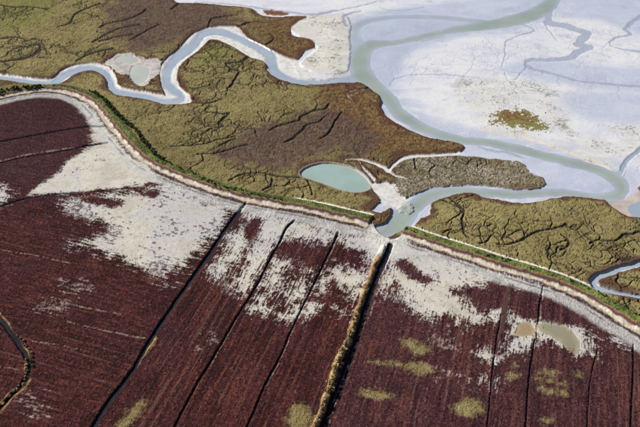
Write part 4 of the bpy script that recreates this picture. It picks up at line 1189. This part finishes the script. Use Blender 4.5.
# ------------------------------------------------------------------ height lookup
def ground_z(x, y):
    r = int(np.clip(np.searchsorted(Yrow, y), 1, NR - 1))
    v = vrow[r]
    u = 320 + x / mperpx[r]
    c = int(np.clip(np.searchsorted(ucol, u), 1, NC - 1))
    return float(min(Z[r, c], Z[r - 1, c], Z[r, c - 1], Z[r - 1, c - 1]))


# ------------------------------------------------------------------ shrubs
def shrub_mat(name, c1_, c2_):
    m, nt, b = new_mat(name)
    N = nt.nodes.new; L = nt.links.new
    oi = N("ShaderNodeObjectInfo")
    geo = N("ShaderNodeNewGeometry")
    ad = N("ShaderNodeMath"); ad.operation = 'MULTIPLY_ADD'; ad.inputs[1].default_value = 0.5
    L(geo.outputs["Random Per Island"], ad.inputs[0])
    mu = N("ShaderNodeMath"); mu.operation = 'MULTIPLY'; mu.inputs[1].default_value = 0.5
    L(oi.outputs["Random"], mu.inputs[0]); L(mu.outputs[0], ad.inputs[2])
    mx = N("ShaderNodeMix"); mx.data_type = 'RGBA'
    mx.inputs[6].default_value = (*c1_, 1); mx.inputs[7].default_value = (*c2_, 1)
    L(ad.outputs[0], mx.inputs[0]); L(mx.outputs[2], b.inputs["Base Color"])
    b.inputs["Roughness"].default_value = 0.8
    b.inputs["Specular IOR Level"].default_value = 0.2
    return m


M_SH_GREEN = shrub_mat("dark_green_leaves", (.022, .040, .010), (.060, .095, .022))
M_SH_OLIVE = shrub_mat("straw_olive_leaves", (.24, .165, .075), (.54, .41, .21))
M_SH_YEL = shrub_mat("yellow_olive_leaves", (.20, .16, .055), (.40, .32, .12))
M_STEM, _nt, _b = new_mat("shrub_stem")
_b.inputs["Base Color"].default_value = (.06, .045, .03, 1); _b.inputs["Roughness"].default_value = 0.9
_n = _nt.nodes.new("ShaderNodeTexNoise"); _n.inputs["Scale"].default_value = 6
_r = _nt.nodes.new("ShaderNodeValToRGB"); _r.color_ramp.elements[0].color = (.04, .03, .02, 1); _r.color_ramp.elements[1].color = (.10, .075, .05, 1)
_nt.links.new(_n.outputs[0], _r.inputs[0]); _nt.links.new(_r.outputs[0], _b.inputs["Base Color"])


def crown_mesh(seed, mat, nlobe=7, leaf=26):
    r = random.Random(seed)
    vs_, fs_ = [], []
    lobes = []
    for i in range(nlobe):
        a = r.uniform(0, 2 * math.pi); q = r.uniform(0.1, 0.62)
        lobes.append((q * math.cos(a), q * math.sin(a), r.uniform(0.42, 0.82), r.uniform(0.26, 0.44)))
    for lx, ly, lz, lr in lobes:
        for k in range(leaf):
            d = Vector((r.gauss(0, 1), r.gauss(0, 1), r.gauss(0.25, 1))).normalized()
            p = Vector((lx, ly, lz)) + d * lr * r.uniform(0.55, 1.08)
            p.z = max(p.z, 0.06)
            nrm = (d + Vector((r.uniform(-.6, .6), r.uniform(-.6, .6), r.uniform(-.3, .7)))).normalized()
            t = nrm.orthogonal().normalized(); bq = nrm.cross(t)
            an = r.uniform(0, 6.28); t, bq = t * math.cos(an) + bq * math.sin(an), bq * math.cos(an) - t * math.sin(an)
            s = r.uniform(0.10, 0.19)
            i0 = len(vs_)
            for cx, cy in ((-1, -.6), (.2, -1), (1, .5), (-.3, 1)):
                vs_.append(p + t * cx * s + bq * cy * s)
            fs_.append((i0, i0 + 1, i0 + 2, i0 + 3))
    me = bpy.data.meshes.new("crown"); me.from_pydata(vs_, [], fs_)
    me.materials.append(mat)
    return me


def stem_mesh(seed):
    r = random.Random(seed)
    bm = bmesh.new()
    for i in range(5):
        a = i * 1.256 + r.uniform(-.3, .3)
        top = Vector((math.cos(a) * .35, math.sin(a) * .35, r.uniform(.5, .7)))
        bot = Vector((math.cos(a) * .05, math.sin(a) * .05, -0.12))
        rb, rt = .04, .015
        ring = []
        for p, rr in ((bot, rb), (top, rt)):
            ring.append([bm.verts.new((p.x + rr * math.cos(q * 2.094), p.y + rr * math.sin(q * 2.094), p.z)) for q in range(3)])
        for q in range(3):
            bm.faces.new((ring[0][q], ring[0][(q + 1) % 3], ring[1][(q + 1) % 3], ring[1][q]))
    me = bpy.data.meshes.new("stems"); bm.to_mesh(me); bm.free()
    me.materials.append(M_STEM)
    return me


CR = {'green': [crown_mesh(i, M_SH_GREEN) for i in range(5)], 'olive': [crown_mesh(20 + i, M_SH_OLIVE) for i in range(5)], 'yellow': [crown_mesh(40 + i, M_SH_YEL) for i in range(4)]}
ST = [stem_mesh(i) for i in range(3)]


def shrub(x, y, rad, hgt, kind, label, group):
    e = bpy.data.objects.new("shrub", None)
    e.empty_display_size = 0.5
    C.objects.link(e)
    e.location = (x, y, ground_z(x, y))
    e.rotation_euler = (0, 0, random.uniform(0, 6.28))
    e.scale = (rad, rad * random.uniform(.85, 1.15), hgt)
    for nm, me in (("crown", random.choice(CR[kind])), ("stem", random.choice(ST))):
        c = bpy.data.objects.new(nm, me)
        C.objects.link(c); c.parent = e
    put(e, label, "shrub", None, group)
    return e


ONES = "zeroth first second third fourth fifth sixth seventh eighth ninth tenth eleventh twelfth thirteenth fourteenth fifteenth sixteenth seventeenth eighteenth nineteenth".split()
TENS = {2: ("twentieth", "twenty"), 3: ("thirtieth", "thirty"), 4: ("fortieth", "forty"), 5: ("fiftieth", "fifty"), 6: ("sixtieth", "sixty"), 7: ("seventieth", "seventy"), 8: ("eightieth", "eighty"), 9: ("ninetieth", "ninety")}


def nth(n):
    if n < 20: return ONES[n]
    if n >= 100: return "hundredth" if n == 100 else "hundred and " + nth(n - 100)
    t, o_ = divmod(n, 10)
    return TENS[t][0] if o_ == 0 else TENS[t][1] + "-" + ONES[o_]


def along(pts, step, jitter=0.3, side=0.0):
    P = W(smooth_line([q[:2] for q in pts], 4))
    seg = np.linalg.norm(np.diff(P, axis=0), axis=1)
    s = np.concatenate([[0], np.cumsum(seg)])
    out = []
    t = 0.0
    while t < s[-1]:
        x = np.interp(t, s, P[:, 0]); y = np.interp(t, s, P[:, 1])
        out.append((x + random.gauss(0, side), y + random.gauss(0, side)))
        t += step * random.uniform(1 - jitter, 1 + jitter)
    return out


# bushes on the bank of the wide ditch
HEDGE = T('c3', [(196, 270), (180, 310), (142, 415)]) + T('d3', [(122, 60), (98, 115), (70, 175), (44, 260), (14, 340), (-20, 427)])
for i, (x, y) in enumerate(along(HEDGE, 1.9, .35, .8)):
    near = i / 60.0
    shrub(x, y, random.uniform(1.2, 3.0) * (0.55 + 0.5 * min(near, 1)), random.uniform(1.3, 3.6) * (0.5 + 0.6 * min(near, 1)), random.choice(['olive', 'olive', 'olive', 'yellow']),
          "%s straw coloured shrub from the breach end of the bank beside the wide ditch" % nth(i + 1), "shrubs on the bank of the wide ditch")
HEDGE2 = Q(0, 310, 8, [(205, 390), (212, 440)]) + Q(0, 360, 8, [(214, 60), (208, 130), (190, 180), (130, 240), (70, 290), (20, 340), (-10, 370)])
for i, (x, y) in enumerate(along(HEDGE2, 2.6, .5, .5)):
    shrub(x, y, random.uniform(1.0, 1.9), random.uniform(1.2, 2.2), random.choice(['yellow', 'olive']),
          "%s yellowish shrub down the left side of the curving ditch, bottom left" % nth(i + 1), "shrubs along the left side of the curving ditch")
HEDGE3 = Q(0, 310, 8, [(140, 210), (190, 265), (235, 330), (262, 400)]) + Q(0, 360, 8, [(260, 30), (250, 80)])
for i, (x, y) in enumerate(along(HEDGE3, 3.2, .5, .6)):
    shrub(x, y, random.uniform(.8, 1.5), random.uniform(1.0, 1.9), random.choice(['yellow', 'green', 'olive']),
          "%s small shrub down the right side of the curving ditch, bottom left" % nth(i + 1), "shrubs along the right side of the curving ditch")
# dark scrub along the marsh side of the left dike
SCRUB = Q(80, 80, 8, [(90, 105), (150, 140), (210, 190), (255, 245), (300, 290), (350, 335), (410, 385), (450, 420)]) + Q(150, 150, 8, [(20, 30), (70, 80), (120, 112)])
for i, (x, y) in enumerate(along(SCRUB, 2.1, .4, .9)):
    shrub(x, y, random.uniform(1.6, 2.7), random.uniform(2.2, 3.8), 'green', "%s dark green shrub from the top in the dense scrub along the dike bend" % nth(i + 1), "dark scrub along the dike bend")
SCRUB2 = Q(150, 150, 8, [(130, 115), (220, 155), (300, 190), (400, 235), (500, 280), (600, 325)]) + Q(230, 180, 8, [(60, 100), (200, 145), (330, 165), (430, 180)])
for i, (x, y) in enumerate(along(SCRUB2, 3.4, .5, 1.2)):
    shrub(x, y, random.uniform(.8, 1.5), random.uniform(1.0, 2.0), 'green', "%s green shrub counting right along the straight left dike" % nth(i + 1), "shrubs on the straight left dike")
SCRUB0 = Q(0, 60, 8, [(-40, 285), (0, 275), (60, 262), (120, 255), (200, 243), (290, 235), (350, 225)])
for i, (x, y) in enumerate(along(SCRUB0, 2.4, .4, 1.3)):
    shrub(x, y, random.uniform(1.5, 2.6), random.uniform(2.0, 3.4), 'green', "%s dark green shrub from the left edge along the top of the dike" % nth(i + 1), "dark scrub on the dike at the left edge")
spots = Q(480, 240, 8, [(55, 147), (100, 152), (170, 175), (200, 190), (215, 185), (395, 250)]) + Q(560, 270, 8, [(75, 112), (185, 155), (215, 178), (300, 205), (320, 225), (335, 235), (360, 232), (430, 295), (455, 280), (505, 320), (525, 335), (580, 375), (600, 380), (625, 385), (640, 400)]) + Q(350, 195, 8, [(450, 290), (510, 320), (600, 345)])
for i, (x, y) in enumerate(sorted([tuple(p) for p in W(spots)])):
    shrub(x, y, random.uniform(.8, 1.3), random.uniform(1.1, 1.9), 'green', "%s dark green shrub from the breach along the right dike" % nth(i + 1), "scattered shrubs on the right dike")
# ------------------------------------------------------------------ low plants as real tufts
M_TUFT = ground_mat("tuft_plants", 1.3, 0.25, 0.05, 2.0, 0.95, 0.6, 0.05)


def tufts(name, dens, maskarr, rad, hgt, label, cat, jitter_col, seed):
    g = np.random.default_rng(seed)
    r_lo, r_hi = len(v_near) + 4, NR - len(v_far) + 6
    c_lo, c_hi = 26 + 2, NC - 26 - 2
    sub = (slice(r_lo, r_hi), slice(c_lo, c_hi))
    dA = (np.gradient(GY, axis=0) * np.gradient(GX, axis=1))[sub]
    p = np.clip(dA * dens * maskarr[sub], 0, 0.8)
    rr, cc = np.where(g.random(p.shape) < p)
    n = len(rr)
    rr = rr + r_lo; cc = cc + c_lo
    bx = GX[rr, cc] + g.uniform(-.3, .3, n); by = GY[rr, cc] + g.uniform(-.4, .4, n); bz = Z[rr, cc] - 0.06
    R = g.uniform(rad[0], rad[1], n); Hh = g.uniform(hgt[0], hgt[1], n)
    K = 5
    a = g.uniform(0, 6.28, n)[:, None] + np.arange(K)[None] * (2 * math.pi / K)
    q = R[:, None] * g.uniform(.65, 1.25, (n, K))
    ring = np.stack([bx[:, None] + q * np.cos(a), by[:, None] + q * np.sin(a), np.repeat(bz[:, None], K, 1)], -1)
    top = np.stack([bx + g.uniform(-.15, .15, n), by + g.uniform(-.15, .15, n), bz + Hh], -1)[:, None]
    co = np.concatenate([ring, top], 1).reshape(-1, 3)
    base = (np.arange(n) * (K + 1))[:, None, None]
    k = np.arange(K)
    fs = (base + np.stack([k, (k + 1) % K, np.full(K, K)], -1)[None]).reshape(-1, 3)
    cl = A[rr, cc] * g.uniform(1 - jitter_col, 1 + jitter_col, (n, 1))
    cl = np.repeat(cl, K + 1, 0)
    me = mesh_np(name, co, fs, 3)
    ca = me.attributes.new("cover", 'FLOAT_COLOR', 'POINT')
    ca.data.foreach_set("color", np.concatenate([cl, np.ones((len(cl), 1))], 1).astype(F).ravel())
    wa = me.attributes.new("wet", 'FLOAT', 'POINT')
    me.materials.append(M_TUFT)
    o = bpy.data.objects.new(name, me); C.objects.link(o)
    put(o, label, cat, "stuff")
    print(name, n)


clear_d = 1 - on_d * (1 - ss(8.5, 10, np.abs(lat)))
tufts("glasswort_tufts", 0.62, veg_f * (1 - m_ditch) * (1 - m_bank) * clear_d * ss(-.5, .2, n_a + n_sm) * (A.max(2) < .24) * (1 - ss(-1, 2, np.maximum(sd_poolg, sd_poolb))), (.30, .62), (.22, .60), "dark red glasswort tufts covering the fields inside the dike", "glasswort", .35, 3)
tufts("marsh_tussocks", 0.24, m_marsh * (1 - np.clip(m_gut * 2, 0, 1)) * clear_d, (.22, .60), (.08, .30), "olive and brown tussocks covering the salt marsh outside the dike", "marsh plants", .30, 4)
tufts("dike_grass", 0.7, m_green, (.3, .75), (.25, .8), "rough green grass tufts on the crest of the dike", "grass", .5, 6)
tufts("mudflat_tufts", 0.5, np.clip(speck, 0, 1) * (1 - m_marsh) * (1 - m_field), (.4, .9), (.2, .5), "sparse dark plant tufts dotted over the upper right mudflat", "marsh plants", .3, 5)
print("scene done")
